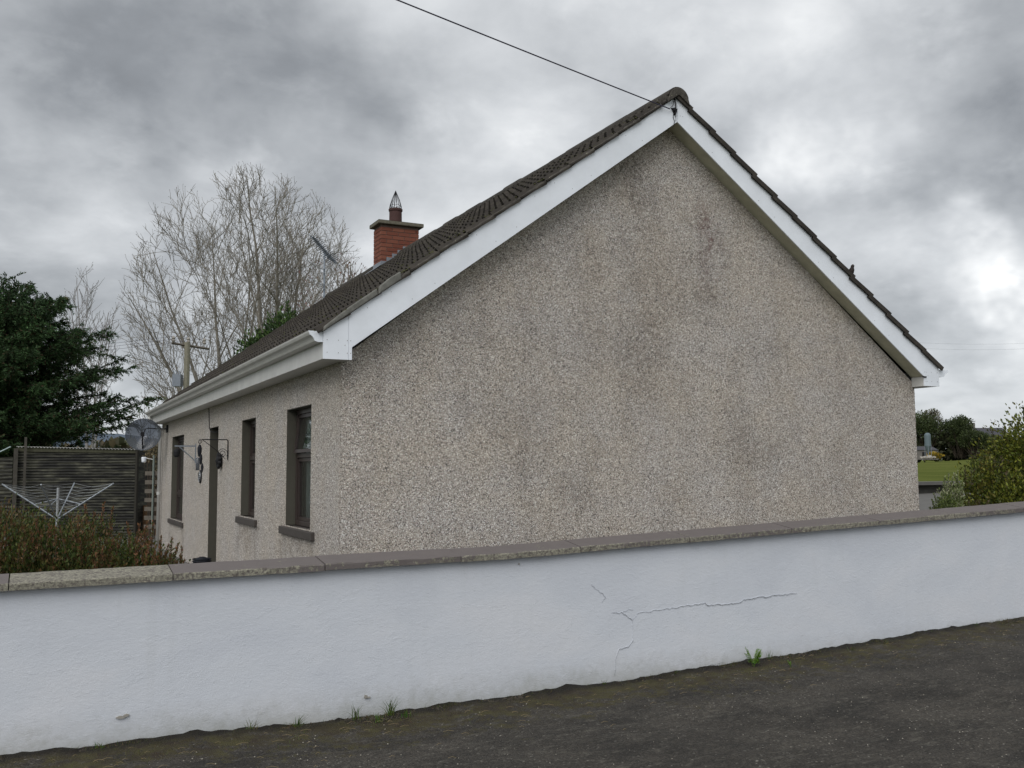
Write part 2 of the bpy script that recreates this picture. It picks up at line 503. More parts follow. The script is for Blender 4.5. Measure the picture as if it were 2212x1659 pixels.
class MB:
    def __init__(s): s.v = []; s.f = []

    def add(s, vs, fs):
        k = len(s.v); s.v += [tuple(v) for v in vs]; s.f += [tuple(i + k for i in f) for f in fs]
        return s

    def box(s, a, b):
        x0, y0, z0 = a; x1, y1, z1 = b
        return s.add([(x0, y0, z0), (x1, y0, z0), (x1, y1, z0), (x0, y1, z0), (x0, y0, z1), (x1, y0, z1), (x1, y1, z1), (x0, y1, z1)],
                     [(0, 3, 2, 1), (4, 5, 6, 7), (0, 1, 5, 4), (1, 2, 6, 5), (2, 3, 7, 6), (3, 0, 4, 7)])

    def prism(s, poly, axis, a, b):
        """poly: 2D points in the two other axes (kept in order), extruded along axis from a to b"""
        n = len(poly)
        def mk(p, t):
            if axis == 1: return (p[0], t, p[1])
            if axis == 0: return (t, p[0], p[1])
            return (p[0], p[1], t)
        vs = [mk(p, a) for p in poly] + [mk(p, b) for p in poly]
        fs = [tuple(range(n)), tuple(reversed(range(n, 2 * n)))]
        fs += [(i, i + n, (i + 1) % n + n, (i + 1) % n) for i in range(n)]
        return s.add(vs, fs)

    def tube(s, pts, r, k=6, cap=True):
        pts = [Vector(p) for p in pts]
        n = len(pts); rr = r if isinstance(r, (list, tuple)) else [r] * n
        vs = []; ref = None
        for i, p in enumerate(pts):
            t = (pts[min(i + 1, n - 1)] - pts[max(i - 1, 0)])
            t = t.normalized() if t.length > 1e-9 else Vector((0, 0, 1))
            if ref is None: ref = Vector((0, 0, 1)) if abs(t.z) < .9 else Vector((1, 0, 0))
            a = t.cross(ref).normalized(); c = a.cross(t); ref = c
            for j in range(k):
                q = 2 * math.pi * j / k
                vs.append(p + (a * math.cos(q) + c * math.sin(q)) * rr[i])
        fs = [(i * k + j, i * k + (j + 1) % k, (i + 1) * k + (j + 1) % k, (i + 1) * k + j) for i in range(n - 1) for j in range(k)]
        if cap: fs += [tuple(reversed(range(k))), tuple(range((n - 1) * k, n * k))]
        return s.add(vs, fs)

    def lathe(s, prof, c=(0, 0, 0), k=20, axis=Vector((0, 0, 1))):
        q0 = Vector((0, 0, 1)).rotation_difference(Vector(axis).normalized()); c = Vector(c); vs = []
        for r, z in prof:
            for j in range(k):
                a = 2 * math.pi * j / k
                vs.append(c + q0 @ Vector((r * math.cos(a), r * math.sin(a), z)))
        n = len(prof)
        fs = [(i * k + j, i * k + (j + 1) % k, (i + 1) * k + (j + 1) % k, (i + 1) * k + j) for i in range(n - 1) for j in range(k)]
        return s.add(vs, fs)

    def build(s, name, m, parent=None, smooth=False, bevel=0):
        me = bpy.data.meshes.new(name); me.from_pydata(s.v, [], s.f)
        me.materials.append(m)
        if smooth: me.shade_smooth()
        me.update()
        o = link(name, me, parent)
        if bevel:
            md = o.modifiers.new('bevel', 'BEVEL'); md.width = bevel; md.segments = 2; md.limit_method = 'ANGLE'
        return o


def empty(name, loc, label=None, cat=None, group=None):
    o = bpy.data.objects.new(name, None); o.empty_display_size = .1; col.objects.link(o)
    o.location = loc
    # meshes are written in world coordinates; the parent inverse keeps them in place
    tag(o, label, cat, group)
    return o


def P(o, parent):
    """parent o (built in world coordinates) under an empty standing at its base"""
    o.parent = parent
    o.matrix_parent_inverse = Matrix.Translation(parent.location).inverted()
    return o


def part(mb, name, m, root, smooth=False, bevel=0, kind=None, label=None):
    o = mb.build(name, m, None, smooth, bevel)
    if root.type == 'EMPTY': P(o, root)
    else: o.parent = root
    if kind: o['kind'] = kind
    if label: o['label'] = label
    return o


def np_mesh(name, V, F, mat, cols=None, smooth=False):
    """V (n,3), F (m,k) faces with constant k; cols per vertex"""
    me = bpy.data.meshes.new(name)
    V = np.asarray(V, np.float32); F = np.asarray(F, np.int32); k = F.shape[1]
    me.vertices.add(len(V)); me.vertices.foreach_set('co', V.ravel())
    me.loops.add(F.size); me.loops.foreach_set('vertex_index', F.ravel())
    me.polygons.add(len(F)); me.polygons.foreach_set('loop_start', np.arange(len(F), dtype=np.int32) * k)
    try: me.polygons.foreach_set('loop_total', np.full(len(F), k, np.int32))
    except Exception: pass
    if cols is not None:
        at = me.color_attributes.new('Col', 'FLOAT_COLOR', 'POINT')
        c4 = np.ones((len(V), 4), np.float32); c4[:, :3] = cols
        at.data.foreach_set('color', c4.ravel())
    me.materials.append(mat)
    me.update(calc_edges=True); me.validate()
    if smooth: me.shade_smooth()
    return me


def unit(a): return a / np.maximum(np.linalg.norm(a, axis=-1, keepdims=True), 1e-9)


def leaf_mesh(name, C, D, L, W, cols, mat, flat=None, bend=.25):
    """kite shaped leaves: centre base C, direction D, length L, width W"""
    n = len(C); D = unit(D)
    Rn = unit(rng.normal(size=(n, 3))) if flat is None else unit(flat + rng.normal(size=(n, 3)) * .35)
    S = unit(np.cross(D, Rn)); N = np.cross(S, D)
    L = np.broadcast_to(np.asarray(L, float), (n,))[:, None]; W = np.broadcast_to(np.asarray(W, float), (n,))[:, None]
    v0 = C; v1 = C + D * L * .45 + S * W * .5 + N * L * bend * .3; v2 = C + D * L - N * L * bend * .3; v3 = C + D * L * .45 - S * W * .5 + N * L * bend * .3
    V = np.stack([v0, v1, v2, v3], 1).reshape(-1, 3)
    F = np.arange(4 * n).reshape(n, 4)
    return np_mesh(name, V, F, mat, np.repeat(cols, 4, axis=0))


def jitter(base, n, s=.25, hue=.12):
    b = np.array(base)[None, :] * (1 + rng.normal(size=(n, 1)) * s)
    return np.clip(b * (1 + rng.normal(size=(n, 3)) * hue), .003, .9)


# ------------------------------------------------------------------ terrain
WX = [-30, -6, -2.5, -1.7, -.9, -.36, .47, 1.23, 2.02, 2.54, 3.75, 5.6, 9, 30]
WZ = [-.02, -.04, -.052, -.056, -.070, -.065, -.055, -.050, -.020, -.008, .031, .097, .20, .7]


def hroad(x): return float(np.interp(x, WX, WZ))


def hyard(x, y):
    u = x * .76 + y * .65; v = -x * .65 + y * .76
    w = min(max((17 - v) / 12, 0), 1); w = w * w * (3 - 2 * w)
    ramp = np.interp(u, [-50, 13, 31, 230, 700], [0, 0, .60, 3.3, 6])
    left = np.interp(y, [-50, 60, 300, 700], [0, 0, 1.5, 6])
    return float(-.12 + w * ramp + (1 - w) * left)


def ground():
    xs = np.concatenate([np.linspace(-900, -40, 10), np.linspace(-30, 60, 46), np.linspace(75, 1200, 22)])
    ys = np.concatenate([np.linspace(-300, -20, 8), [-12, -6, -2.6, -2.2], np.linspace(-1, 60, 32), np.linspace(75, 1200, 24)])
    V = []; F = []
    for y in ys:
        for x in xs:
            if y < -2.4: z = hroad(max(min(x, 12), -6)) - .10 if abs(x) < 31 else -.1
            else: z = hyard(x, y)
            V.append((x, y, z))
    nx = len(xs)
    for j in range(len(ys) - 1):
        for i in range(nx - 1):
            F.append((j * nx + i, j * nx + i + 1, (j + 1) * nx + i + 1, (j + 1) * nx + i))
    o = link('ground', np_mesh('ground', V, F, GRASS, smooth=True)); tag(o, kind='structure')
    # concrete yard slab round the house, left part added to stop green bounce
    m = MB()
    xs = [-6.5, -3, -1.1, 0, 7.14, 9.5, 12, 16, 21, 27.5]
    ys = [-1.6, 2, 8, 12.9, 16, 20]
    for i in range(len(xs)):
        for y in ys: m.v.append((xs[i], y, hyard(xs[i], y) + .03))
    n = len(ys)
    m.f = [(i * n + j, (i + 1) * n + j, (i + 1) * n + j + 1, i * n + j + 1) for i in range(len(xs) - 1) for j in range(n - 1)]
    tag(m.build('path', CONCG), kind='structure')


ground()


def vnoise(x, y, s):
    return (math.sin(x * 12.9 * s + math.sin(y * 7.7 * s) * 2.1) + math.sin(y * 15.3 * s + math.sin(x * 9.1 * s) * 1.7)) * .5


def road():
    xs = np.concatenate([np.linspace(-30, -3.2, 14), np.linspace(-3.1, 7, 260), np.linspace(7.5, 30, 14)])
    ys = np.concatenate([np.linspace(-16, -6, 6), np.linspace(-5.8, -2.9, 40), np.linspace(-2.88, -2.425, 20)])
    X, Y = np.meshgrid(xs, ys)
    Z = np.interp(X, WX, WZ)
    r = rng.normal(size=X.shape)
    r = (r + np.roll(r, 1, 0) + np.roll(r, 1, 1) + np.roll(r, -1, 1)) / 4
    lf = np.sin(X * 2.1 + np.sin(Y * 3)) * .006 + np.sin(X * 5.3 + Y * 4) * .003
    near = np.clip((Y + 2.75) / .28, 0, 1)
    Z = Z + lf + r * .0035 + near * (.010 + .006 * (np.sin(X * 3.1) + np.sin(X * 7.7 + 1)) * .5 + np.interp(X, np.linspace(-31, 31, 900), rng.random(900)) * .012 + np.abs(r) * .010)
    Z = Z - np.clip(-3 - Y, 0, 20) * .008
    V = np.stack([X, Y, Z], -1).reshape(-1, 3); nx = len(xs)
    j, i = np.meshgrid(np.arange(len(ys) - 1), np.arange(nx - 1), indexing='ij')
    a = (j * nx + i).ravel()
    F = np.stack([a, a + 1, a + 1 + nx, a + nx], 1)
    tag(link('road', np_mesh('road', V, F, ROAD, smooth=True)), kind='structure')


road()


def hills():
    # one low blue hill far behind the shed
    V = []; F = []
    xs = np.linspace(-420, 620, 60)
    for k, (yy, f) in enumerate([(640, 0), (700, .75), (760, 1.0), (900, .6), (1100, 0)]):
        for x in xs:
            h = 13 + 9 * math.exp(-((x - 40) / 90) ** 2) + 5 * math.sin(x * .011 + 1) + 2 * math.sin(x * .037)
            V.append((x, yy, max(0, h * f) - (.5 if f == 0 else 0) + 3 * (f == 0)))
    n = len(xs)
    F = [(k * n + i, k * n + i + 1, (k + 1) * n + i + 1, (k + 1) * n + i) for k in range(4) for i in range(n - 1)]
    tag(link('hills', np_mesh('hills', V, F, HILLM, smooth=True)), kind='structure')


hills()

# ------------------------------------------------------------------ cottage
W, OV, EV, XI, L = 7.138, .187, .213, .042, 12.95
ZSB, ZST = 2.413, 2.650
RX = W / 2
house = empty('cottage', (0, 0, 0), 'long pebbledashed bungalow with white bargeboards and brown tiled roof', 'house')
HEAD = 2.1
opens = [('w', .995, 1.997, .88, HEAD), ('w', 3.595, 4.443, .88, HEAD), ('d', 6.191, 6.932, 0.0, HEAD), ('w', 9.707, 11.277, .56, HEAD)]
WT = .30


def front_wall():
    m = MB(); y = 0.0; zt = 2.45
    for k, a, b_, z0, z1 in opens:
        m.add([(0, y, -.15), (0, a, -.15), (0, a, zt), (0, y, zt)], [(0, 3, 2, 1)])
        m.add([(0, a, z1), (0, b_, z1), (0, b_, zt), (0, a, zt)], [(0, 3, 2, 1)])
        if z0 > -.1: m.add([(0, a, -.15), (0, b_, -.15), (0, b_, z0), (0, a, z0)], [(0, 3, 2, 1)])
        y = b_
    m.add([(0, y, -.15), (0, L, -.15), (0, L, zt), (0, y, zt)], [(0, 3, 2, 1)])
    part(m, 'front_wall', PEB, house)


def low(x): return 5.1003 - .7303 * abs(RX - x)
def topb(x): return 5.3727 - .7198 * abs(RX - x)


front_wall()
m = MB(); n = 90; pts = []
m.prism([(0.002, -.15), (W, -.15), (W, 2.45), (RX, low(RX) + .06), (0.002, 2.45)], 1, 0, .28)
part(m, 'gable_wall', PEB, house)
m = MB(); m.prism([(0.002, -.15), (W, -.15), (W, 2.45), (RX, low(RX) + .06), (0.002, 2.45)], 1, L, L - .28)
part(m, 'far_gable_wall', PEB, house)
m = MB(); m.box((W - .28, .281, -.15), (W - .001, L - .281, 2.45)); part(m, 'rear_wall', PEB, house)
m = MB(); m.box((.5, .3, -.1), (W - .3, L - .3, -.05)); m.box((2.6, .3, -.05), (2.7, L - .3, 2.4)); m.box((.31, .3, 2.38), (W - .3, L - .3, 2.44))
part(m, 'room_lining', ROOM, house)
# rough pebble edges where the wall ends against the sky and at the near corner
m = MB()
for (ex, sx) in ((W, 1), (0.0, -1)):
    for i in range(520):
        z = random.uniform(-.1, 2.44); r = random.uniform(.004, .010)
        cx, cy, cz = ex - sx * random.uniform(0, .006), random.uniform(-.002, .03), z
        vs = [(cx + sx * r, cy, cz), (cx, cy - r, cz), (cx, cy, cz + r), (cx, cy, cz - r), (cx, cy + r, cz)]
        m.add(vs, [(0, 1, 2), (0, 3, 1), (0, 2, 4), (0, 4, 3)])
part(m, 'corner_pebbles', PEB, house, kind='stuff')


def window(a, b_, z0, z1, style):
    fx = .098
    fr = MB(); w = .05
    # painted reveals
    rv = MB(); t = .006
    rv.box((.001, b_ - t, z0), (fx + .05, b_, z1)); rv.box((.001, a, z0), (fx + .05, a + t, z1)); rv.box((.001, a + t, z1 - t), (fx + .05, b_ - t, z1))
    part(rv, 'reveal', REVEAL, house)
    s = MB(); s.box((-.037, a - .17, z0 - .095), (fx + .06, b_ + .17, z0 - .004))
    s.v = [(x, y, z - (.012 if (x < 0 and z > z0 - .05) else 0)) for x, y, z in s.v]
    y0, y1 = a + t, b_ - t
    zt = z1 - t
    fr.box((fx, y0, z0), (fx + .07, y0 + w, zt)); fr.box((fx, y1 - w, z0), (fx + .07, y1, zt))
    fr.box((fx, y0 + w, z0), (fx + .07, y1 - w, z0 + w)); fr.box((fx, y0 + w, zt - w), (fx + .07, y1 - w, zt))
    tr = {'a': 1.585, 'b': 1.585, 'c': 1.0}[style]
    fr.box((fx - .004, y0 + w, tr), (fx + .07, y1 - w, tr + w))
    if style == 'c': fr.box((fx - .002, (a + b_) / 2 - .03, tr + w), (fx + .07, (a + b_) / 2 + .03, zt - w))
    fo = part(fr, 'window', FRAME, house, bevel=.004)
    s.v = [(x, y, z) for x, y, z in s.v]
    so = part(s, 'sill', SILL, house, bevel=.006)
    so.parent = fo; so.matrix_parent_inverse = Matrix.Identity(4)
    def pane(y0_, y1_, za, zb, lean=0):
        # sash rail ring plus glass; leaning panes are hinged at the head
        r_ = MB(); q = .035
        def X(z): return fx + .012 - lean * (zb - z)
        def bx(ya, yb, zz0, zz1):
            r_.add([(X(zz0), ya, zz0), (X(zz0), yb, zz0), (X(zz1), yb, zz1), (X(zz1), ya, zz1), (X(zz0) + .035, ya, zz0), (X(zz0) + .035, yb, zz0), (X(zz1) + .035, yb, zz1), (X(zz1) + .035, ya, zz1)],
                   [(0, 3, 2, 1), (4, 5, 6, 7), (0, 1, 5, 4), (3, 7, 6, 2), (0, 4, 7, 3), (1, 2, 6, 5)])
        bx(y0_, y0_ + q, za, zb); bx(y1_ - q, y1_, za, zb); bx(y0_ + q, y1_ - q, za, za + q); bx(y0_ + q, y1_ - q, zb - q, zb)
        so_ = part(r_, 'sash', FRAME, fo)
        g = MB(); g.add([(X(za + q) + .016, y0_ + q, za + q), (X(za + q) + .016, y1_ - q, za + q), (X(zb - q) + .016, y1_ - q, zb - q), (X(zb - q) + .016, y0_ + q, zb - q)], [(0, 3, 2, 1)])
        part(g, 'pane', GLASS, fo)
    yy0, yy1 = y0 + w + .003, y1 - w - .003
    if style == 'c':
        mid = (a + b_) / 2
        pane(yy0, mid - .033, tr + w + .003, zt - w - .003); pane(mid + .033, yy1, tr + w + .003, zt - w - .003); pane(yy0, yy1, z0 + w + .003, tr - .003)
    else:
        pane(yy0, yy1, tr + w + .003, zt - w - .003, .12 if style == 'a' else 0)
        pane(yy0, yy1, z0 + w + .003, tr - .003)
    # curtains
    k = 26
    def curtain(ya, yb, x):
        vs = []; c = MB()
        for i in range(k + 1):
            y = ya + (yb - ya) * i / k; xx = x + .018 * math.sin(i * 1.7) + .008 * math.sin(i * 4.1)
            vs += [(xx, y, z0 + .02), (xx, y, z1 - .05)]
        c.add(vs, [(2 * i, 2 * i + 2, 2 * i + 3, 2 * i + 1) for i in range(k)]); part(c, 'curtain', CURT, fo)
    wd = b_ - a
    curtain(b_ - wd * .42, b_ + .30, .20)
    curtain(a + .02, a + wd * .16, .20)
    bl = MB()
    for i in range(int((1.55 - z0) / .03)):
        z = z0 + .05 + i * .03
        bl.add([(.230, a + .04, z), (.230, b_ - .04, z), (.245, b_ - .04, z + .018), (.245, a + .04, z + .018)], [(0, 3, 2, 1)])
    part(bl, 'blind', BLIND, fo)


window(opens[0][1], opens[0][2], .88, HEAD, 'a')
window(opens[1][1], opens[1][2], .88, HEAD, 'b')
window(opens[3][1], opens[3][2], .56, HEAD, 'c')
# door
_, a, b_, z0, z1 = opens[2]
m = MB(); t = .006
m.box((.001, b_ - t, z0), (.20, b_, z1)); m.box((.001, a, z0), (.20, a + t, z1)); m.box((.001, a + t, z1 - t), (.20, b_ - t, z1))
part(m, 'reveal', REVEAL, house)
m = MB(); m.box((.132, a + t, 0), (.19, a + .055, z1 - t)); m.box((.132, b_ - .055, 0), (.19, b_ - t, z1 - t)); m.box((.132, a + .055, z1 - .06), (.19, b_ - .055, z1 - t))
m.box((.15, a + .057, .01), (.185, b_ - .057, z1 - .062))
dr = part(m, 'door', FRAME, house)
m = MB(); m.tube([(.13, a + .10, 1.02), (.09, a + .10, 1.02), (.09, a + .20, 1.02)], .009, 6)
part(m, 'handle', DARKM, dr)
m = MB(); m.box((-.14, a - .05, -.12), (.13, b_ + .05, .0)); part(m, 'doorstep', CONCG, house)

# fascia, soffit, boxed ends and bargeboards
for side in (0, 1):
    def mx(x): return W - x if side else x
    def seg(x0, x1): return (min(mx(x0), mx(x1)), max(mx(x0), mx(x1)))
    x0, x1 = seg(-EV, -EV + .018)
    m = MB(); m.box((x0, -OV + .014, ZSB + .002), (x1, L + .05, 2.615)); part(m, 'fascia_board', PVCO, house)
    x0, x1 = seg(-EV + .0185, -.0005)
    m = MB(); m.box((x0, .001, ZSB + .004), (x1, L + .04, ZSB + .014)); part(m, 'soffit', PVCO, house)
    # box end
    xs = [-EV, .012]
    m = MB()
    poly = [(mx(-EV), ZSB), (mx(.010), ZSB), (mx(.010), topb(.010)), (mx(-EV), topb(-EV))]
    m.prism(poly, 1, -OV, -OV + .012); part(m, 'box_end', PVC, house)
    poly = [(mx(.012), ZSB), (mx(XI), ZSB), (mx(XI), low(XI)), (mx(RX - .003), low(RX - .003)), (mx(RX - .003), topb(RX)), (mx(.012), topb(.012))]
    m = MB(); m.prism(poly, 1, -OV - .003, -OV + .012); part(m, 'bargeboard', PVC, house)
    m = MB(); x0, x1 = seg(XI - .010, XI); m.box((x0, -OV + .0125, ZSB), (x1, -.0005, low(XI) + .0)); x0, x1 = seg(-EV + .019, XI - .011); m.box((x0, -OV + .0125, ZSB), (x1, -.0005, ZSB + .01)); part(m, 'box_return', PVCO, house)
    # raking soffit behind the bargeboard
    m = MB()
    m.prism([(mx(XI), low(XI) + .004), (mx(RX - .002), low(RX) + .004), (mx(RX - .002), low(RX) + .016), (mx(XI), low(XI) + .016)], 1, -OV + .0125, -.0005)
    part(m, 'verge_soffit', SOFF, house)
    # gutter (ogee) with stop end
    prof = [(0, .094), (.0, .0), (.045, .0), (.070, .008), (.078, .028), (.090, .045), (.112, .060), (.122, .080), (.125, .094), (.117, .094), (.112, .078), (.085, .052), (.070, .030), (.062, .014), (.045, .008), (.008, .008), (.008, .094)]
    gx = -EV - .002; gz = 2.558
    if side: prof = [(p * 1.42, q * .9) for p, q in prof]; gz = 2.532
    m = MB(); m.prism([(mx(gx - p), gz + q) for p, q in prof], 1, -.165, L + .02)
    g_ = part(m, 'gutter', PVCO, house)
    m = MB(); m.prism([(mx(gx - p), gz + q) for p, q in prof[:9]], 1, -.178, -.1655)
    o = part(m, 'stop_end', PVC, g_)
    m = MB(); m.prism([(mx(gx - p), gz + q) for p, q in prof[:9]], 1, L + .021, L + .033); part(m, 'stop_end', PVC, g_)
    # a union bracket on the gutter
    for yb in (4.1, 8.2):
        m = MB(); m.prism([(mx(gx - p * 1.04), gz + (q - .045) * 1.05 + .045) for p, q in prof[:9]], 1, yb, yb + .06); part(m, 'gutter_union', PVCO, g_)
# lower end of the right box: little bracket peg
m = MB(); m.box((W - XI - .03, -OV - .012, low(XI) - .012), (W - XI + .03, -OV - .0035, low(XI) + .004)); part(m, 'broken_clip', DARKM, house)
# bargeboard joint cover and screws
m = MB()
k = 0
def screw(x, z): m.lathe([(0, -.002), (.0034, -.001), (.0034, .0)], (x, -OV - .0035, z), 6, Vector((0, 1, 0)))
for s in (-1, 1):
    for i in range(8):
        dx = .45 + i * .42
        if dx < RX - .1:
            screw(RX + s * dx, topb(RX + s * dx) - .05 if i % 2 else low(RX + s * dx) + .06)
            screw(RX + s * (dx + .2), low(RX + s * (dx + .2)) + .06 if i % 2 else topb(RX + s * (dx + .2)) - .05)
for x in (-.18, -.08, .03, .0): 
    for z in (2.47, 2.58): screw(x, z); screw(W - x, z)
for z in (5.17, 5.28): screw(RX + .04, z); screw(RX + .07, z)
part(m, 'screw', SCREW, house, kind='stuff')

# ---- roof: felt deck, tiles, verge mortar, ridge
AL = math.atan(.722)
CA, SA = math.cos(AL), math.sin(AL)
D0 = 3.852; GA = .345
ZC = 5.45                                # crest height of tile leading edges, carried up to the ridge
def zline(dist): return ZC - .722 * dist
for side in (0, 1):
    s = -1 if side == 0 else 1
    a0, a1 = (RX, zline(0) - .085), (RX + s * (D0 - .04), zline(D0 - .04) - .085)
    m = MB(); m.prism([a0, a1, (a1[0], a1[1] - .012), (a0[0], a0[1] - .012)], 1, -.12, L + .05)
    part(m, 'roof_felt', UNDER, house)


def tile_data():
    """local frame: u across (0...3), t up slope (0..0.42), h above plane"""
    prof = [(0, .0), (.026, .0), (.050, .037), (.086, .037), (.110, .0), (.176, .0), (.200, .037), (.236, .037), (.260, .0), (.299, .0)]
    th = .015; rows = [(0.0, 1.0, 0.0), (.335, 1.0, 0.0), (.40, .0, 0.0)]
    V = []; F = []
    n = len(prof)
    for t, k, o in rows:
        for u, h in prof: V.append((u, t, h * k + th))
    for t, k, o in rows[:2]:
        for u, h in prof: V.append((u, t, h * k))
    for r in range(2):
        for i in range(n - 1): F.append((r * n + i, r * n + i + 1, (r + 1) * n + i + 1, (r + 1) * n + i))
    b0 = 3 * n
    for i in range(n - 1):
        F.append((i, b0 + i, b0 + i + 1, i + 1))              # leading edge
        F.append((b0 + i, b0 + n + i, b0 + n + i + 1, b0 + i + 1))
    F.append((0, n, b0 + n, b0)); F.append((n - 1, b0 + n - 1, b0 + 2 * n - 1, 2 * n - 1))
    return V, F


TV, TF = tile_data()
TFN = np.array(TF)
TVN = np.array(TV)
tile_me = None


def tile_matrix(side, ci, k, jit):
    s = -1 if side == 0 else 1
    dist = D0 - k * GA * CA
    y = -.215 + ci * .3
    org = Vector((RX + s * dist, y if side == 0 else y + .0, zline(dist)))
    tilt = R(3.4) + jit[0]
    a = AL - tilt
    up_ = Vector((-s * math.cos(a), 0, math.sin(a)))
    ac = Vector((0, 1, 0))
    nrm = Vector((s * math.sin(a), 0, math.cos(a)))
    ac = (ac + up_ * jit[1]).normalized()
    org = org - nrm * .045 + up_ * jit[2]
    return Matrix(((ac.x, up_.x, nrm.x, org.x), (ac.y, up_.y, nrm.y, org.y), (ac.z, up_.z, nrm.z, org.z), (0, 0, 0, 1)))


base_me = bpy.data.meshes.new('roof_tile'); base_me.from_pydata(TV, [], TF); base_me.materials.append(TILE); base_me.update()
ev, ef = list(TV), list(TF)
k = len(ev)
ev += [(-.006, 0, .016), (-.006, .40, .016), (-.006, .40, -.034), (-.006, 0, -.032), (.016, 0, .016), (.016, .40, .016), (.016, .40, -.034), (.016, 0, -.032)]
ef += [(k, k + 3, k + 2, k + 1), (k + 4, k + 5, k + 6, k + 7), (k, k + 1, k + 5, k + 4), (k, k + 4, k + 7, k + 3), (k + 3, k + 7, k + 6, k + 2)]
edge_me = bpy.data.meshes.new('verge_tile'); edge_me.from_pydata(ev, [], ef); edge_me.materials.append(TILE); edge_me.update()
SV = []; SF = []
NC = 44
for side in (0, 1):
    for ci in range(NC):
        for k in range(14):
            jit = (random.gauss(0, .004), random.gauss(0, .004), random.gauss(0, .0025))
            if ci == 0: jit = (random.gauss(0, .008), random.gauss(0, .008), random.gauss(0, .006))
            M = tile_matrix(side, ci, k, jit)
            cut = .25 if k == 13 else 1
            if (side == 0 and ci < 20) or (side == 1 and ci == 0):
                o = link('roof_tile', edge_me if (ci == 0 and side == 1) else base_me); P(o, house)
                o.matrix_basis = M @ Matrix.Diagonal((1, .55 if k == 13 else 1, 1, 1))
            else:
                Mn = np.array(M); vv = TVN.copy()
                if k == 13: vv[:, 1] *= .55
                SF.append(TFN + len(SV) * len(TVN)); SV.append(vv @ Mn[:3, :3].T + Mn[:3, 3])
o = link('roof_tiles_beyond', np_mesh('roof_tiles_beyond', np.concatenate(SV), np.concatenate(SF), TILE)); P(o, house); o['kind'] = 'stuff'

# verge bedding mortar, ragged
for side in (0, 1):
    s = -1 if side == 0 else 1
    V = []; F = []; N = 150
    for i in range(N + 1):
        dist = .03 + (D0 - .09) * i / N
        x = RX + s * dist
        zb = 5.3727 - .7198 * dist + .001
        zt_ = zline(dist) - .028 - (.012 * ((i * 7919) % 5) / 5)
        yo = -.203 - .006 * math.sin(i * .9) - random.uniform(0, .004)
        if side == 1: yo += .03
        V += [(x, yo + random.uniform(0, .006), zb), (x, yo, (zb + zt_) / 2), (x, yo + .008, zt_), (x, -.10, zb), (x, -.10, zt_)]
    for i in range(N):
        a = i * 5; b2 = a + 5
        for p, q in ((0, 1), (1, 2), (2, 4), (3, 0)): F.append((a + p, a + q, b2 + q, b2 + p) if s > 0 else (a + q, a + p, b2 + p, b2 + q))
    o = link('verge_mortar', np_mesh('verge_mortar', V, F, MORT)); P(o, house)
# patched lump of newer mortar at the bottom of the left verge
m = MB()
for (d0, d1, h0, h1) in ((3.30, 3.80, .055, .060), (3.08, 3.30, .085, .075)):
    x0, x1 = RX - d1, RX - d0
    m.prism([(x0, 5.3727 - .7198 * d1 + .004), (x1, 5.3727 - .7198 * d0 + .004), (x1 - .01, 5.3727 - .7198 * d0 + h1), ((x0 + x1) / 2, 5.3727 - .7198 * (d0 + d1) / 2 + (h0 + h1) / 2 + .008), (x0 + .02, 5.3727 - .7198 * d1 + h0)], 1, -.222, -.16)
part(m, 'mortar_patch', simple('newer_mortar', (.15, .15, .135), .9, var=.3, scale=20, bumps=.5), house, bevel=.01)

# ridge tiles: half round with flanks
def ridge_prof(k=10, r=.135, th=.016):
    pts = []
    for i in range(k + 1):
        a = R(14) + (math.pi - 2 * R(14)) * i / k
        pts.append((math.cos(a) * r, math.sin(a) * r))
    inn = [(x * (r - th) / r, z * (r - th) / r) for x, z in reversed(pts)]
    return pts + inn
rp = ridge_prof()
y = -.225; i = 0
while y < L + .05:
    m = MB(); dz = random.uniform(-.012, .008); ln = .45
    m.prism([(RX + px + random.uniform(-.001, .001), 5.335 + dz + pz) for px, pz in rp], 1, y + .004, min(y + ln - .004, L + .12))
    part(m, 'ridge_tile', TILE, house)
    y += ln; i += 1
m = MB()
poly = [(RX + math.cos(R(10) + R(160) * i / 12) * .122, 5.33 + math.sin(R(10) + R(160) * i / 12) * .125) for i in range(13)]
poly += [(RX - .14, 5.283), (RX, 5.379), (RX + .14, 5.283)]
m.prism(poly, 1, -.236, -.19); part(m, 'ridge_end_mortar', MORT, house, bevel=.006)
m = MB()
for i in range(90):      # mortar bedding lumps under ridge
    yy = -.2 + i * .145
    for s in (-1, 1): m.box((RX + s * .125 - .02, yy, 5.32 - random.uniform(0, .02)), (RX + s * .125 + .02, yy + .12, 5.37))
part(m, 'ridge_bedding', MORT, house, kind='stuff')
# moss tufts along tiles
m = MB()
for i in range(420):
    ci = random.random() ** 1.5 * 12.8 - .2; k = random.randint(0, 13); s = -1 if random.random() < .85 else 1
    if i % 4 == 0: ci = random.uniform(-.21, .0)
    dist = D0 - k * GA * CA + random.uniform(-.02, .03)
    r = random.uniform(.006, .018)
    c = Vector((RX + s * dist, ci, zline(dist) - .018 + r * .2))
    m.add([c + Vector((r, 0, 0)), c + Vector((0, r * 1.3, 0)), c - Vector((r, 0, 0)), c - Vector((0, r * 1.3, 0)), c + Vector((0, 0, r * .9))], [(0, 1, 4), (1, 2, 4), (2, 3, 4), (3, 0, 4)])
part(m, 'moss', simple('moss', (.05, .052, .02), .95, var=.4, scale=30), house, kind='stuff')

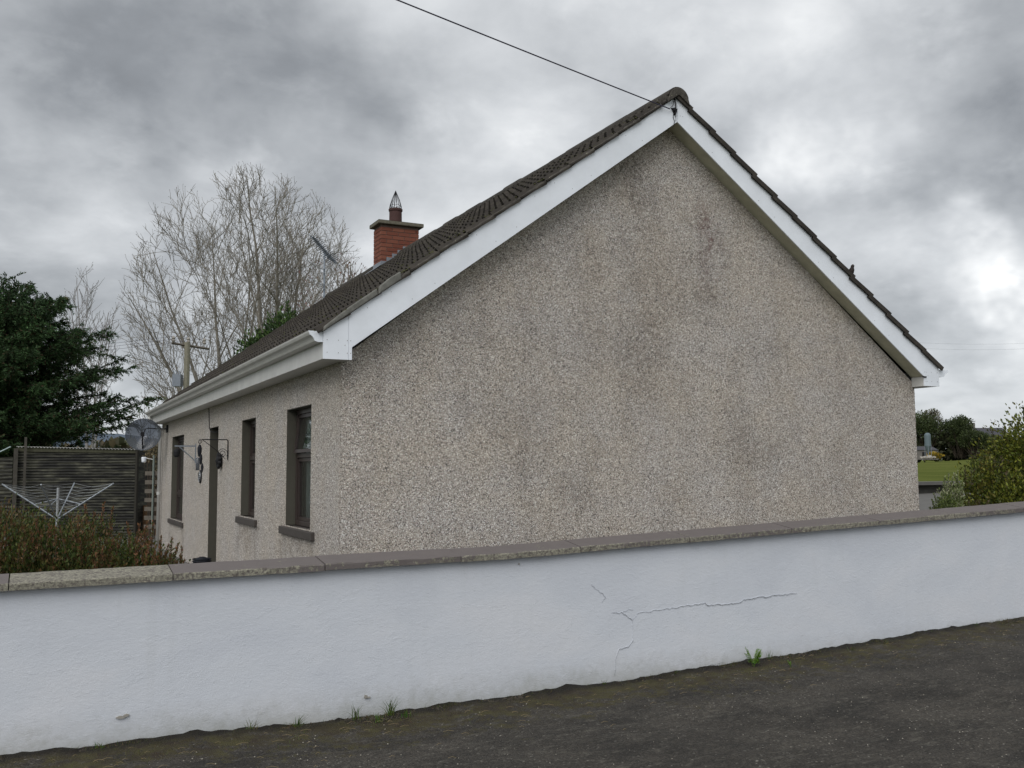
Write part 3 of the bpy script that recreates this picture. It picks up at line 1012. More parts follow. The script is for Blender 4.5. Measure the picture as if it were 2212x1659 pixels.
# ---- chimney
m = MB(); cx0, cx1, cy0, cy1, cz0, cz1 = 3.12, 3.85, 8.18, 8.60, 4.9, 5.888
m.box((cx0 + .008, cy0 + .008, cz0), (cx1 - .008, cy1 - .008, cz1 - .002))
chim = part(m, 'chimney', simple('brick_joint_mortar', (.14, .10, .085), .9), house)
bl, bh, jt = .215, .065, .010
row = 0; z = cz0 + .05
while z + bh < cz1 + .001:
    off = 0 if row % 2 else -.1125
    x = cx0 + off
    while x < cx1 - .001:
        a_, b2 = max(x, cx0 if row % 2 else cx0), min(x + bl, cx1)
        if b2 - a_ > .03:
            q = MB(); q.box((a_ + (0 if a_ > cx0 else (.0 if row % 2 else .0)), cy0, z), (b2, cy0 + .10 if a_ > cx0 else cy0 + .10, z + bh)); part(q, 'brick', BRICK, chim, bevel=.003)
        x += bl + jt
    y = cy0 + .11 + (0 if row % 2 else .05)
    if y > cy0 + .111:
        q = MB(); q.box((cx0, cy0 + .11, z), (cx0 + .10, y - .01 + .0, z + bh)); part(q, 'brick', BRICK, chim)
    while y < cy1 - .01:
        b2 = min(y + bl, cy1); q = MB(); q.box((cx0, y, z), (cx0 + .10, b2, z + bh)); part(q, 'brick', BRICK, chim, bevel=.003)
        y += bl + jt
    z += bh + jt; row += 1
m = MB(); m.box((cx0 - .065, cy0 - .065, 5.889), (cx1 + .075, cy1 + .065, 5.955))
m.add([(cx0 - .065, cy0 - .065, 5.955), (cx1 + .075, cy0 - .065, 5.955), (cx1 + .075, cy1 + .065, 5.955), (cx0 - .065, cy1 + .065, 5.955), (3.30, 8.28, 5.985), (3.65, 8.28, 5.985), (3.65, 8.5, 5.985), (3.3, 8.5, 5.985)],
      [(0, 1, 5, 4), (1, 2, 6, 5), (2, 3, 7, 6), (3, 0, 4, 7), (4, 5, 6, 7)])
part(m, 'chimney_cap', CONC, chim, bevel=.012)
m = MB(); m.lathe([(.125, 5.95), (.118, 5.98), (.115, 6.20), (.128, 6.21), (.130, 6.245), (.118, 6.25), (.10, 6.25), (.10, 6.0)], (3.47, 8.39, 0), 24); part(m, 'chimney_pot', POTM, chim, smooth=False)
m = MB()
for i in range(14):
    a = 2 * math.pi * i / 14
    pts = [(3.47 + .112 * math.cos(a), 8.39 + .112 * math.sin(a), 6.235), (3.47 + .108 * math.cos(a + .12), 8.39 + .108 * math.sin(a + .12), 6.30), (3.47 + .07 * math.cos(a), 8.39 + .07 * math.sin(a), 6.43), (3.47, 8.39, 6.60)]
    m.tube(pts, .0042, 5)
for zz, rr in ((6.262, .113), (6.31, .104)):
    m.tube([(3.47 + rr * math.cos(t), 8.39 + rr * math.sin(t), zz + .012 * math.sin(t * 7)) for t in [2 * math.pi * i / 28 for i in range(29)]], .0038, 5)
part(m, 'bird_guard', DARKM, chim)
# stepped lead flashing on the near face, tray on the slope side
m = MB()
for i in range(5):
    x = cx0 + i * .105; zr = zline(RX - x) if x < RX else zline(x - RX)
    m.box((x, cy0 - .006, zr - .12), (min(x + .112, cx1), cy0 - .002, zr + .085 + .0))
m.box((cx0 - .006, cy0 - .006, zline(RX - cx0) - .12), (cx0 - .002, cy1 + .01, zline(RX - cx0) + .075))
x = cx0 - .18
m.add([(x, cy0 - .12, zline(RX - x) + .012), (x, cy1 + .12, zline(RX - x) + .012), (cx0, cy1 + .12, zline(RX - cx0) + .012), (cx0, cy0 - .12, zline(RX - cx0) + .012)], [(0, 3, 2, 1)])
part(m, 'lead_flashing', LEAD, chim)

# downpipe at far end of the front wall
m = MB(); py = L - .22
m.tube([(-.27, py, 2.56), (-.27, py, 2.48), (-.06, py, 2.32), (-.06, py, -.05)], .034, 12)
dp = part(m, 'downpipe', PVCO, house, smooth=True)
m = MB()
for z in (2.2, 1.0): m.lathe([(.034, z - .03), (.042, z - .03), (.042, z + .03), (.034, z + .03)], (-.06, py, 0), 12)
part(m, 'pipe_collar', PVCO, dp)

# ------------------------------------------------------------------ things on the front wall
# wire from the fascia down to the door head
m = MB()
pts = [(-.012, 7.02, 2.41), (-.010, 7.0, 2.28), (-.010, 6.96, 2.14), (-.012, 6.93, 2.10), (-.010, 6.85, 2.055), (.0, 6.70, 2.03), (.02, 6.50, 2.02), (.05, 6.3, 2.05)]
m.tube(pts, .006, 5)
tag(m.build('cable', DARKM), 'thin dark cable dropping from the eaves to the door head', 'cable')

# grey plain shelf-type bracket
gb = empty('wall_bracket', (0, 8.29, 1.58), 'plain grey triangular metal bracket on the front wall beside the tall far window', 'bracket')
m = MB(); m.box((-.014, 8.275, 1.58), (-.001, 8.305, 1.895)); part(m, 'wall_plate', GREYM, gb)
m = MB(); m.box((-.335, 8.278, 1.845), (-.0145, 8.302, 1.868)); part(m, 'arm', GREYM, gb)
m = MB(); m.tube([(-.016, 8.29, 1.62), (-.26, 8.29, 1.843)], .010, 6); part(m, 'strut', GREYM, gb)
ln = empty('lantern', (-.30, 8.29, 1.69), 'small black round lantern hanging from the grey bracket', 'lantern')
m = MB(); m.lathe([(.004, .15), (.012, .14), (.045, .125), (.055, .09), (.05, .03), (.03, .0), (.0, -.005)], (-.30, 8.29, 1.675), 14); part(m, 'body', DARKM, ln)
m = MB(); m.tube([(-.30, 8.29, 1.82), (-.30, 8.29, 1.85)], .004, 5); part(m, 'hook', DARKM, ln)

# black scrolled hanging-basket bracket
bb = empty('scroll_bracket', (0, 5.36, 1.62), 'black wrought iron hanging bracket with scrolls to the right of the door', 'bracket')
m = MB(); m.tube([(-.012, 5.36, 1.60), (-.012, 5.36, 1.86), (-.02, 5.36, 1.874), (-.035, 5.36, 1.878), (-.36, 5.36, 1.878)], .008, 6); part(m, 'frame_bar', DARKM, bb)
m = MB(); m.tube([(-.345, 5.36, 1.872), (-.15, 5.36, 1.72), (-.05, 5.36, 1.62)], .005, 6); part(m, 'strut', DARKM, bb)
m = MB()
def spiral(cx, cz, r0, r1, t0, turns, n=40, s=1):
    return [(cx + s * (r0 + (r1 - r0) * i / n) * math.cos(t0 + turns * 2 * math.pi * i / n), 5.36, cz + (r0 + (r1 - r0) * i / n) * math.sin(t0 + turns * 2 * math.pi * i / n)) for i in range(n + 1)]
m.tube(spiral(-.085, 1.69, .072, .010, -.6, 2.1), .0045, 5); m.tube(spiral(-.385, 1.85, .032, .010, 1.2, 1.3, s=-1), .0045, 5)
part(m, 'scroll', DARKM, bb)
hz = empty('hanging_ornament', (-.385, 5.36, 1.3), 'dark hanging ornament of stacked drop shapes below the scrolled black bracket', 'ornament')
m = MB(); m.tube([(-.385, 5.36, 1.825), (-.385, 5.36, 1.79)], .004, 5); part(m, 'hook', DARKM, hz)
m = MB()
m.lathe([(.0, .17), (.018, .16), (.030, .12), (.028, .07), (.018, .01), (.0, .0)], (-.385, 5.36, 1.64), 12)
m.lathe([(.0, .15), (.016, .14), (.021, .09), (.016, .03), (.0, .0)], (-.368, 5.35, 1.53), 10)
m.lathe([(.0, .15), (.010, .13), (.020, .09), (.012, .04), (.0, .0)], (-.350, 5.34, 1.415), 10)
part(m, 'drop', BLUEG, hz, smooth=True)
m = MB(); m.lathe([(.0, .0), (.026, .0), (.028, .17), (.0, .175)], (-.405, 5.37, 1.46), 12); part(m, 'feeder_tube', SMOKE, hz, smooth=True)
m = MB()                         # scalloped cast disc beside the door
for i in range(9):
    a = 2 * math.pi * i / 9
    m.lathe([(0, -.035), (.028, -.028), (.038, 0.0), (.0, .002)], (-.03, 5.90 + .085 * math.cos(a), 1.595 + .085 * math.sin(a)), 8, Vector((1, 0, 0)))
m.lathe([(0, -.075), (.045, -.06), (.085, -.03), (.09, .0)], (-.012, 5.90, 1.595), 14, Vector((1, 0, 0)))
tag(m.build('wall_ornament', DARKM), 'black scalloped round cast ornament fixed to the wall right of the door', 'ornament')
pq = empty('wall_plaque', (0, 7.75, 1.36), 'dark oval plaque with pale pattern on the wall left of the door', 'plaque')
m = MB(); m.lathe([(0, -.022), (.10, -.020), (.125, -.014), (.135, -.001), (.0, -.001)], (0, 7.75, 1.36), 24, Vector((1, 0, 0))); m.v = [(x, 7.75 + (y - 7.75) * 1.05, 1.36 + (z - 1.36) * .82) for x, y, z in m.v]; part(m, 'disc', DARKM, pq)
m = MB()
m.tube([(-.022, 7.75 + .10 * math.cos(t), 1.36 + .078 * math.sin(t)) for t in [2 * math.pi * i / 24 for i in range(25)]], .006, 5)
for dz in (-.03, 0, .032): m.tube([(-.024, 7.70, 1.36 + dz), (-.026, 7.74, 1.372 + dz), (-.024, 7.80, 1.36 + dz)], .005, 4)
part(m, 'relief', ALU, pq)
m = MB(); m.lathe([(.0, .235), (.03, .232), (.075, .215), (.115, .175), (.135, .11), (.14, .03), (.145, .0), (.0, .0)], (-.16, 6.42, -.02), 16)
for q in range(3): m.tube([(-.16 + .128 * math.cos(t + q), 6.42 + .128 * math.sin(t + q), .12 + .05 * q * .6) for t in [2 * math.pi * i / 16 for i in range(17)]], .009, 5)
tag(m.build('domed_pot', BLUEG, smooth=True), 'dark blue-grey domed tub standing on the doorstep', 'tub')

# satellite dish on the far end of the front wall
dish = empty('satellite_dish', (0, 12.0, 2.2), 'round smoky see-through satellite dish at the far end of the eaves', 'satellite dish')
DC = Vector((-.46, 12.0, 2.17)); DN = (CAM - DC).normalized(); DN = (DN + Vector((-.25, 0, .12))).normalized()
m = MB(); m.lathe([(0, -.075), (.10, -.070), (.20, -.052), (.28, -.026), (.338, .0), (.342, .004), (.342, .0), (.336, -.006), (.0, -.082)], DC, 36, DN)
m.v = [(DC + Vector(((Vector(v) - DC).x, (Vector(v) - DC).y, (Vector(v) - DC).z * .93))) for v in m.v]
part(m, 'reflector', SMOKE, dish, smooth=True)
m = MB(); m.tube([DC + DN * .002 + Vector((0, 0, -.29)), DC + DN * .05 + Vector((.0, 0, -.10)), DC + DN * .05 + Vector((.01, 0, .02))], .016, 6); m.box(DC + DN * .05 + Vector((-.03, -.02, -.04)), DC + DN * .05 + Vector((.035, .02, .04))); part(m, 'lnb_arm', DARKM, dish)
m = MB(); m.tube([DC + DN * .05 + Vector((.02, 0, .02)), DC + DN * .05 + Vector((.05, 0, .10)), DC + DN * .06 + Vector((.10, .0, .115)), Vector((-.02, 12.0, 2.28))], .011, 6); m.box((-.03, 11.93, 2.21), (-.001, 12.07, 2.36)); part(m, 'wall_mount', DARKM, dish)
m = MB(); m.tube([(-.35, L, 2.60), (-.34, L - .3, 2.50), (-.30, 12.5, 2.42), (-.16, 12.3, 2.36), (-.03, 12.1, 2.30)], .005, 4); part(m, 'lead_cable', DARKM, dish)

# tv aerial on a mast at the far gable
ta = empty('tv_aerial', (3.46, 13.2, 4.2), 'roof television aerial on a grey mast beyond the ridge', 'aerial')
def atdepth(u, v, D):
    return CAM + (fw + rt * ((u - 1106) / FPX) - up * ((v - 829.5) / FPX)) * D
m = MB(); m.tube([(3.46, 13.2, 3.0), (3.46, 13.2, 6.42)], .022, 8); part(m, 'mast', GREYM, ta)
A = Vector((2.72, 11.45, 6.33)); B = Vector((3.82, 13.55, 6.25))
m = MB(); m.tube([A, B], .013, 6); bd = (B - A).normalized(); sd_ = bd.cross(Vector((0, 0, 1))).normalized(); part(m, 'boom', GREYM, ta)
m = MB()
for i in range(17):
    p = A + (B - A) * (i / 17 * .93 + .02)
    for q in (1, -1):
        for r_ in (.6, -.6): m.tube([p, p + (sd_ * q + Vector((0, 0, r_))) * (.09 + .002 * i)], .006, 4)
part(m, 'directors', simple('bluish_aerial_metal', (.06, .075, .10), .5, .2), ta)
m = MB()
p = A + (B - A) * .93
for q in (-1, 1):
    for i in range(7):
        zz = p + Vector((0, 0, q * (.03 + .035 * i))) - bd * (.012 * i)
        m.tube([zz - sd_ * .20, zz + sd_ * .20], .0035, 4)
    m.tube([p, p + Vector((0, 0, q * .26)) - bd * .08], .005, 4)
part(m, 'reflector_grid', ALU, ta)
m = MB(); m.tube([Vector((3.46, 13.2, 6.38)), A + (B - A) * .70], .010, 6); part(m, 'stay', GREYM, ta)
for zz in (5.98, 5.62):
    m = MB()
    m.box((3.35, 13.14, zz - .05), (3.57, 13.17, zz - .042)); m.box((3.35, 13.14, zz + .05), (3.57, 13.17, zz + .058))
    m.box((3.35, 13.14, zz - .042), (3.358, 13.17, zz + .05)); m.box((3.562, 13.14, zz - .042), (3.57, 13.17, zz + .05))
    m.tube([(3.02, 13.0, zz + .16), (3.46, 13.15, zz)], .008, 5)
    part(m, 'dipole_clamp', ALU, ta)

# overhead cable to the gable hook
m = MB()
a = Vector((3.455, -.215, 5.215)); e = Vector((.17, -.80, 5.455)); dirv = (e - a); N = 26; pts = []
for i in range(N + 1):
    t = i / N * 3.6
    p = a + dirv * t; p.z += .012 * t * (t - 1) * 1.0 - 0; pts.append(p)
m.tube(pts, .0065, 5)
tag(m.build('service_cable', CABLE), 'overhead service cable running from the gable peak up out of the picture', 'cable')
hk = empty('cable_anchor', (3.53, -.195, 5.2), 'small dark cable anchor with looped wires at the peak of the bargeboards', 'anchor')
m = MB(); m.tube([(3.535, -.20, 5.36), (3.535, -.215, 5.25), (3.53, -.21, 5.17)], .007, 5); m.lathe([(0, -.02), (.02, -.014), (.022, 0), (0, .004)], (3.52, -.205, 5.22), 8, Vector((0, 1, 0))); m.prism([(3.49, 5.235), (3.565, 5.235), (3.545, 5.18), (3.53, 5.16)], 1, -.206, -.1905); part(m, 'hook', DARKM, hk)
m = MB(); m.tube([(3.455, -.215, 5.215), (3.50, -.212, 5.26), (3.525, -.20, 5.33), (3.53, -.196, 5.37)], .0035, 4); m.tube([(3.52, -.197, 5.19), (3.512, -.196, 5.14), (3.528, -.196, 5.10), (3.522, -.196, 5.06), (3.505, -.196, 5.03)], .004, 4)
m.tube([(3.547, -.1955, 5.37), (3.547, -.1955, 5.10)], .0022, 4); part(m, 'loop_wire', DARKM, hk)

# bird on the right verge
bi = empty('bird', (6.045, -.12, zline(6.045 - RX) - .012), 'small dark bird perched on the right-hand roof slope', 'bird')
c = Vector((6.045, -.12, zline(6.045 - RX) - .012))
def blob(segs, k=8):
    mm = MB(); mm.tube([s_[0] for s_ in segs], [s_[1] for s_ in segs], k); return mm
BM = simple('bird_plumage', (.035, .028, .026), .7, var=.4, scale=60)
m = blob([(c + Vector((.0, .035, .014)), .004), (c + Vector((0, .020, .028)), .017), (c + Vector((0, .0, .045)), .025), (c + Vector((0, -.012, .066)), .021), (c + Vector((0, -.016, .080)), .014), (c + Vector((0, -.020, .092)), .0145), (c + Vector((0, -.026, .101)), .009), (c + Vector((0, -.030, .104)), .002)], 10)
part(m, 'body', BM, bi, smooth=True)
m = blob([(c + Vector((0, -.030, .093)), .004), (c + Vector((0, -.045, .090)), .0008)], 5); part(m, 'beak', DARKM, bi)
m = MB(); m.add([c + Vector((-.010, .03, .02)), c + Vector((.010, .03, .02)), c + Vector((.008, .075, -.004)), c + Vector((-.008, .075, -.004)), c + Vector((-.010, .03, .026)), c + Vector((.010, .03, .026)), c + Vector((.008, .075, .0)), c + Vector((-.008, .075, .0))], [(0, 1, 2, 3), (7, 6, 5, 4), (0, 3, 7, 4), (1, 5, 6, 2), (2, 6, 7, 3)]); part(m, 'tail', BM, bi)
for s in (-1, 1):
    m = MB(); m.tube([c + Vector((s * .008, 0, .03)), c + Vector((s * .009, -.003, .004)), c + Vector((s * .009, -.018, .002))], .0018, 4); part(m, 'leg', DARKM, bi)
    m = blob([(c + Vector((s * .020, -.012, .068)), .004), (c + Vector((s * .023, .002, .050)), .012), (c + Vector((s * .016, .03, .026)), .007), (c + Vector((s * .008, .05, .012)), .002)], 6); part(m, 'wing', BM, bi)

bi.scale = (1.4, 1.4, 1.4)

# ------------------------------------------------------------------ boundary wall
bw = empty('boundary_wall', (0, -2.3, -.1), 'low white painted roadside wall with weathered brown coping', 'wall')
CXs = [-7.9, -2.5, .45, 5.6, 12.0]; CZs = [.75, .832, .862, 1.043, 1.27]
def cbot(x): return float(np.interp(x, CXs, CZs))
CXR = [-7.6, -2.5, .45, 5.6, 11.6]
xs = np.linspace(-7.6, 11.6, 480); zf = np.linspace(0, 1, 26)
V = []
for z_ in zf:
    for x in xs:
        zb = hroad(x) - .14; zt_ = cbot(x) - .001
        y = -2.45 + .0012 * math.sin(x * 1.9 + z_ * 3)
        V.append((x, y, zb + (zt_ - zb) * z_))
nx = len(xs); F = [(j * nx + i, j * nx + i + 1, (j + 1) * nx + i + 1, (j + 1) * nx + i) for j in range(len(zf) - 1) for i in range(nx - 1)]
k = len(V)
for x in CXR: V += [(x, -2.27, -.3), (x, -2.27, cbot(x) - .001)]
nr = len(CXR)
me = bpy.data.meshes.new('wall_body'); me.from_pydata(V, [], F + [(k + 2 * i, k + 2 * i + 1, k + 2 * i + 3, k + 2 * i + 2) for i in range(nr - 1)] + [(0, (len(zf) - 1) * nx, k + 1, k), (nx - 1, k + 2 * nr - 2, k + 2 * nr - 1, len(zf) * nx - 1)])
me.materials.append(WHT); me.shade_smooth(); me.update()
o = link('wall_body', me); P(o, bw)
joints = [-7.03, -6.13, -5.23, -4.33, -3.43, -2.53, -1.70, -.82, .08, .98, 1.90, 2.87, 3.80, 4.70, 5.60, 6.5, 7.4, 8.3, 9.2, 10.1, 11.0]
for i in range(len(joints) - 1):
    x0, x1 = joints[i] + .003, joints[i + 1] - .003
    m = MB(); sg = 14; dz = random.uniform(-.002, .002); dy = random.uniform(-.003, .003)
    prof = [(-2.5, 0), (-2.5, .034), (-2.494, .040), (-2.30, .066), (-2.25, .068), (-2.242, .062), (-2.242, 0)]
    vs = []
    for q in range(sg + 1):
        x = x0 + (x1 - x0) * q / sg
        for (py, pz) in prof:
            r = random.uniform(-.0018, .0018) if 0 < q < sg else 0
            edge = random.uniform(-.003, .001) if pz in (.034, .040) and py < -2.4 else 0
            vs.append((x, py + dy + r + (edge if py < -2.4 else 0) * -1, cbot(x) + pz + dz + r * .6 + edge))
    n = len(prof)
    fs = [(q * n + p, (q + 1) * n + p, (q + 1) * n + (p + 1) % n, q * n + (p + 1) % n) for q in range(sg) for p in range(n)]
    fs += [tuple(range(n)), tuple(reversed(range(sg * n, (sg + 1) * n)))]
    m.add(vs, fs)
    bare = abs(joints[i] + 2.53) < .01
    part(m, 'coping_slab', COPEB if bare else COPE, bw, label='bare lichened concrete coping slab' if bare else None)
m = MB()
for j in joints[1:-1]: m.box((j - .0035, -2.488, cbot(j) + .002), (j + .0035, -2.25, cbot(j) + .036))
part(m, 'coping_joint', simple('dark_joint', (.07, .065, .06), .95), bw, kind='stuff')
# cracks: raised lips of paint with a dark gap
def crack(pl, name, w=1.0):
    P2 = []
    for (xa, za), (xb, zb) in zip(pl[:-1], pl[1:]):
        n = max(2, int(math.hypot(xb - xa, zb - za) / .018))
        for i in range(n):
            t = i / n; P2.append((xa + (xb - xa) * t + random.uniform(-.004, .004), za + (zb - za) * t + random.uniform(-.006, .006)))
    P2.append(pl[-1]); n = len(P2)
    rr = [.0016 * w * (.25 + .75 * math.sin(math.pi * (i + .5) / n) ** .5) * random.uniform(.6, 1.2) for i in range(n)]
    m = MB(); m.tube([(x, -2.4520 , z) for x, z in P2], rr, 5); part(m, name, CRACKM, bw)
    m = MB(); m.tube([(x, -2.4525, z + .0045) for x, z in P2], [r * 1.5 for r in rr], 5); m.tube([(x, -2.4515, z - .004) for x, z in P2], [r * 1.0 for r in rr], 5)
    part(m, 'raised_paint', WHT, bw, smooth=True)
crack([(1.244, .447), (1.332, .437), (1.42, .379), (1.422, .317), (1.425, .242), (1.387, .196), (1.313, .188), (1.275, .132), (1.268, .011)], 'crack', .75)
crack([(1.42, .379), (1.482, .43), (1.619, .433), (1.74, .441), (1.853, .446), (2.0, .452), (2.06, .457), (2.08, .440), (2.375, .440), (2.442, .463), (2.664, .471), (2.95, .477)], 'crack', .8)
crack([(1.332, .437), (1.39, .455), (1.43, .452)], 'crack', .4)
crack([(1.08, .66), (1.12, .612), (1.18, .585), (1.20, .55), (1.17, .52)], 'crack', .35)

crack([(2.05, -.0), (2.10, .012), (2.22, .015)], 'crack', .3)
m = MB()
def chip(cx, cz, w, h, n=9):
    pts = [(cx + w * math.cos(2 * math.pi * i / n) * random.uniform(.6, 1.1), cz + h * math.sin(2 * math.pi * i / n) * random.uniform(.6, 1.1)) for i in range(n)]
    m.prism(pts, 1, -2.4605, -2.445)
chip(-1.953, .100, .026, .010); chip(-1.925, .108, .018, .009); chip(-.545, .062, .012, .013); chip(-.525, .056, .014, .005); chip(.52, .82, .006, .006)
part(m, 'bare_chip', BAREM, bw)

# dirt and moss clods, grit and straw at the foot of the wall
m = MB()
for i in range(2600):
    x = random.uniform(-3.0, 6.3); y = -2.462 - abs(random.gauss(0, .06)); r = random.uniform(.003, .014) * (1.2 if y > -2.52 else .7)
    z = hroad(x) + .006
    q = random.random() * 3
    vs = [(x + r * 1.4 * math.cos(q), y + r * math.sin(q), z), (x - r * math.sin(q), y + r * math.cos(q), z), (x - r * 1.3 * math.cos(q), y - r * math.sin(q), z), (x + r * math.sin(q), y - r * math.cos(q), z), (x, y, z + r * 1.0)]
    m.add(vs, [(0, 1, 4), (1, 2, 4), (2, 3, 4), (3, 0, 4)])
tag(m.build('soil_crumbs', PEBS), 'dark soil and moss crumbs gathered along the foot of the white wall', 'soil', kind='stuff')
m = MB()
for i in range(900):
    x = random.uniform(-3, 7); y = random.uniform(-5.6, -2.6); r = random.uniform(.002, .0055)
    z = hroad(x) + .004 - max(0, -3 - y) * .008
    m.add([(x + r, y, z), (x, y + r, z), (x - r, y, z), (x, y - r, z), (x, y, z + r)], [(0, 1, 4), (1, 2, 4), (2, 3, 4), (3, 0, 4)])
tag(m.build('grit', simple('pale_grit', (.28, .26, .22), .9, var=.5, scale=200)), 'pale grit scattered over the dark road', 'grit', kind='stuff')
m = MB()
for i in range(240):
    x = random.uniform(-3, 6); y = -2.5 - abs(random.gauss(0, .35)); a = random.uniform(-.6, .6); l_ = random.uniform(.02, .07); z = hroad(x) + .012
    m.tube([(x, y, z), (x + l_ * .5 * math.cos(a), y + l_ * .5 * math.sin(a), z + .006), (x + l_ * math.cos(a), y + l_ * math.sin(a), z)], .0011, 3)
tag(m.build('straw', simple('dry_straw', (.20, .155, .085), .9)), 'dry grass stalks and leaf litter by the wall foot', 'litter', kind='stuff')


def tuft(x, y, z, n, h, spread, base, label, name='grass_tuft', group='grass tufts at the foot of the white wall', cat='grass'):
    V = []; F = []; Cc = []
    for i in range(n):
        a = random.uniform(0, 2 * math.pi); l_ = h * random.uniform(.5, 1.1); sp = spread * random.uniform(.2, 1)
        w = .0022; bx, by = x + random.gauss(0, .012), y + random.gauss(0, .008)
        by = min(by, -2.465) if y > -2.7 and y < -2.4 else by
        ca, sa = math.cos(a), math.sin(a)
        if y > -2.6 and y < -2.4 and sa > 0: sa *= .1
        p = [(bx, by, z), (bx + ca * sp * .35, by + sa * sp * .35, z + l_ * .6), (bx + ca * sp, by + sa * sp, z + l_)]
        k = len(V)
        V += [(p[0][0] - w, p[0][1], p[0][2]), (p[0][0] + w, p[0][1], p[0][2]), (p[1][0] - w * .8, p[1][1], p[1][2]), (p[1][0] + w * .8, p[1][1], p[1][2]), (p[2][0], p[2][1], p[2][2]), (p[2][0] + .0004, p[2][1], p[2][2])]
        F += [(k, k + 1, k + 3, k + 2), (k + 2, k + 3, k + 5, k + 4)]
        c = [b_ * random.uniform(.7, 1.3) for b_ in base]; Cc += [c] * 6
    o = link(name, np_mesh(name, V, F, LEAF, np.array(Cc)))
    tag(o, label, cat, group)
    return o


G1 = (.075, .115, .03); G2 = (.12, .125, .05)
tu = [(-1.25, -2.50, 16, .085, .09, 'spiky grass tuft furthest left, splayed against the white wall'),
      (-.98, -2.50, 14, .075, .10, 'wide thin grass tuft with a long blade leaning right, against the wall base'),
      (-.62, -2.50, 12, .10, .07, 'long leaning grass blades fanning up the left part of the wall'),
      (-.40, -2.50, 18, .11, .09, 'tallest fan of grass blades beside the leaning blades'),
      (-.52, -2.60, 22, .05, .03, 'short bright green grass clump on the road edge at left'),
      (-.33, -2.58, 20, .055, .03, 'bright little grass clump under the tallest fan of blades'),
      (-2.05, -2.50, 10, .05, .03, 'very small grass sprig near the left edge of the picture'),
      (1.15, -2.49, 12, .05, .04, 'small grass sprig below the lower end of the crack'),
      (1.75, -2.50, 12, .045, .04, 'low green sprig right of the crack foot'),
      (2.62, -2.49, 8, .075, .02, 'two upright blades just right of the green leafy weed'),
      (3.35, -2.60, 16, .05, .06, 'pale sprawling grass clump on the mossy kerb'),
      (3.75, -2.58, 16, .045, .06, 'yellowish grass patch near the middle of the right-hand kerb moss'),
      (4.35, -2.49, 12, .05, .05, 'thin grass sprig at the wall foot further right'),
      (4.9, -2.50, 14, .05, .06, 'last grass sprig towards the right end of the wall')]
for x, y, n, h, sp, lb in tu: tuft(x, y, hroad(x) + .004, n, h, sp, G1 if n != 16 else G2, lb)
# ragged line of tiny blades and moss cushions in the joint
V = []; F = []; Cc = []
cl = [random.uniform(-2.9, 6.2) for _ in range(70)]
for i in range(5200):
    x = random.choice(cl) + random.gauss(0, .045) if random.random() < .8 else random.uniform(-3, 6.3)
    y = -2.462 - abs(random.gauss(0, .05)) if random.random() < .7 else -2.5 - abs(random.gauss(0, .16)); z = float(np.interp(x, WX, WZ)) + .006
    h = random.uniform(.008, .030) * (1.3 if y > -2.52 else .7); a = random.uniform(0, 6.28); w = .0013; k = len(V); sp = h * random.uniform(.2, 1.0)
    dy = math.sin(a) * sp
    if y > -2.5: dy = -abs(dy) * .5
    V += [(x - w, y, z), (x + w, y, z), (x + math.cos(a) * sp, y + dy, z + h)]; F.append((k, k + 1, k + 2))
    c = random.choice([(.075, .10, .022), (.11, .12, .03), (.15, .12, .055), (.05, .06, .018), (.13, .10, .05)]); Cc += [[q * random.uniform(.7, 1.2) for q in c]] * 3
tag(link('wall_foot_growth', np_mesh('wall_foot_growth', V, F, LEAF, np.array(Cc))), 'ragged line of tiny grass blades, moss and dead stalks in the joint under the white wall', 'moss', kind='stuff')
# green ragwort-like weed
def weed(x, y, z, h, name, label, nst=5, cat='weed'):
    C = []; D = []; Ls = []
    m = MB(); root = empty(name, (x, y, z), label, cat)
    for i in range(nst):
        a = random.uniform(0, 6.28); tip = Vector((x + math.cos(a) * h * .45, y + math.sin(a) * h * .3, z + h * random.uniform(.6, 1)))
        b0 = Vector((x, y, z)); m.tube([b0, (b0 + tip) / 2 + Vector((0, 0, h * .12)), tip], [.003, .002, .001], 4)
        for j in range(12):
            t = .25 + .75 * j / 12; p = b0.lerp(tip, t) + Vector((0, 0, h * .12 * 4 * t * (1 - t) * .5))
            for s in (-1, 1):
                side = Vector((math.cos(a + 1.57), math.sin(a + 1.57), .15)) * s
                C.append(p); D.append(side + Vector((math.cos(a), math.sin(a), .3)) * .5); Ls.append(h * .20 * (1.15 - t * .6))
    part(m, 'stem', simple('green_stem', (.09, .14, .03), .7) if 'green_stem' not in MATS else MATS['green_stem'], root)
    C = np.array([tuple(c) for c in C]); D = np.array([tuple(d) for d in D]); Ls = np.array(Ls)
    o = link('foliage', leaf_mesh('foliage', C, D, Ls, Ls * .55, jitter((.17, .31, .04), len(C), .2, .08), LEAF, flat=np.tile([[0, 0, 1.]], (len(C), 1)))); P(o, root)
weed(2.38, -2.60, hroad(2.4), .155, 'leafy_weed', 'bright green ferny weed growing at the foot of the white wall', 8)
weed(2.62, -2.72, hroad(2.6), .05, 'leafy_weed', 'tiny green weed on the road edge right of the ferny weed', 4)

def lat(D, u): # ground point at depth D below picture column u
    v = Vector((fw.x, fw.y, 0)).normalized() * D + Vector((rt.x, rt.y, 0)).normalized() * (D * (u - 1106) / FPX)
    return (CAM.x + v.x, CAM.y + v.y)


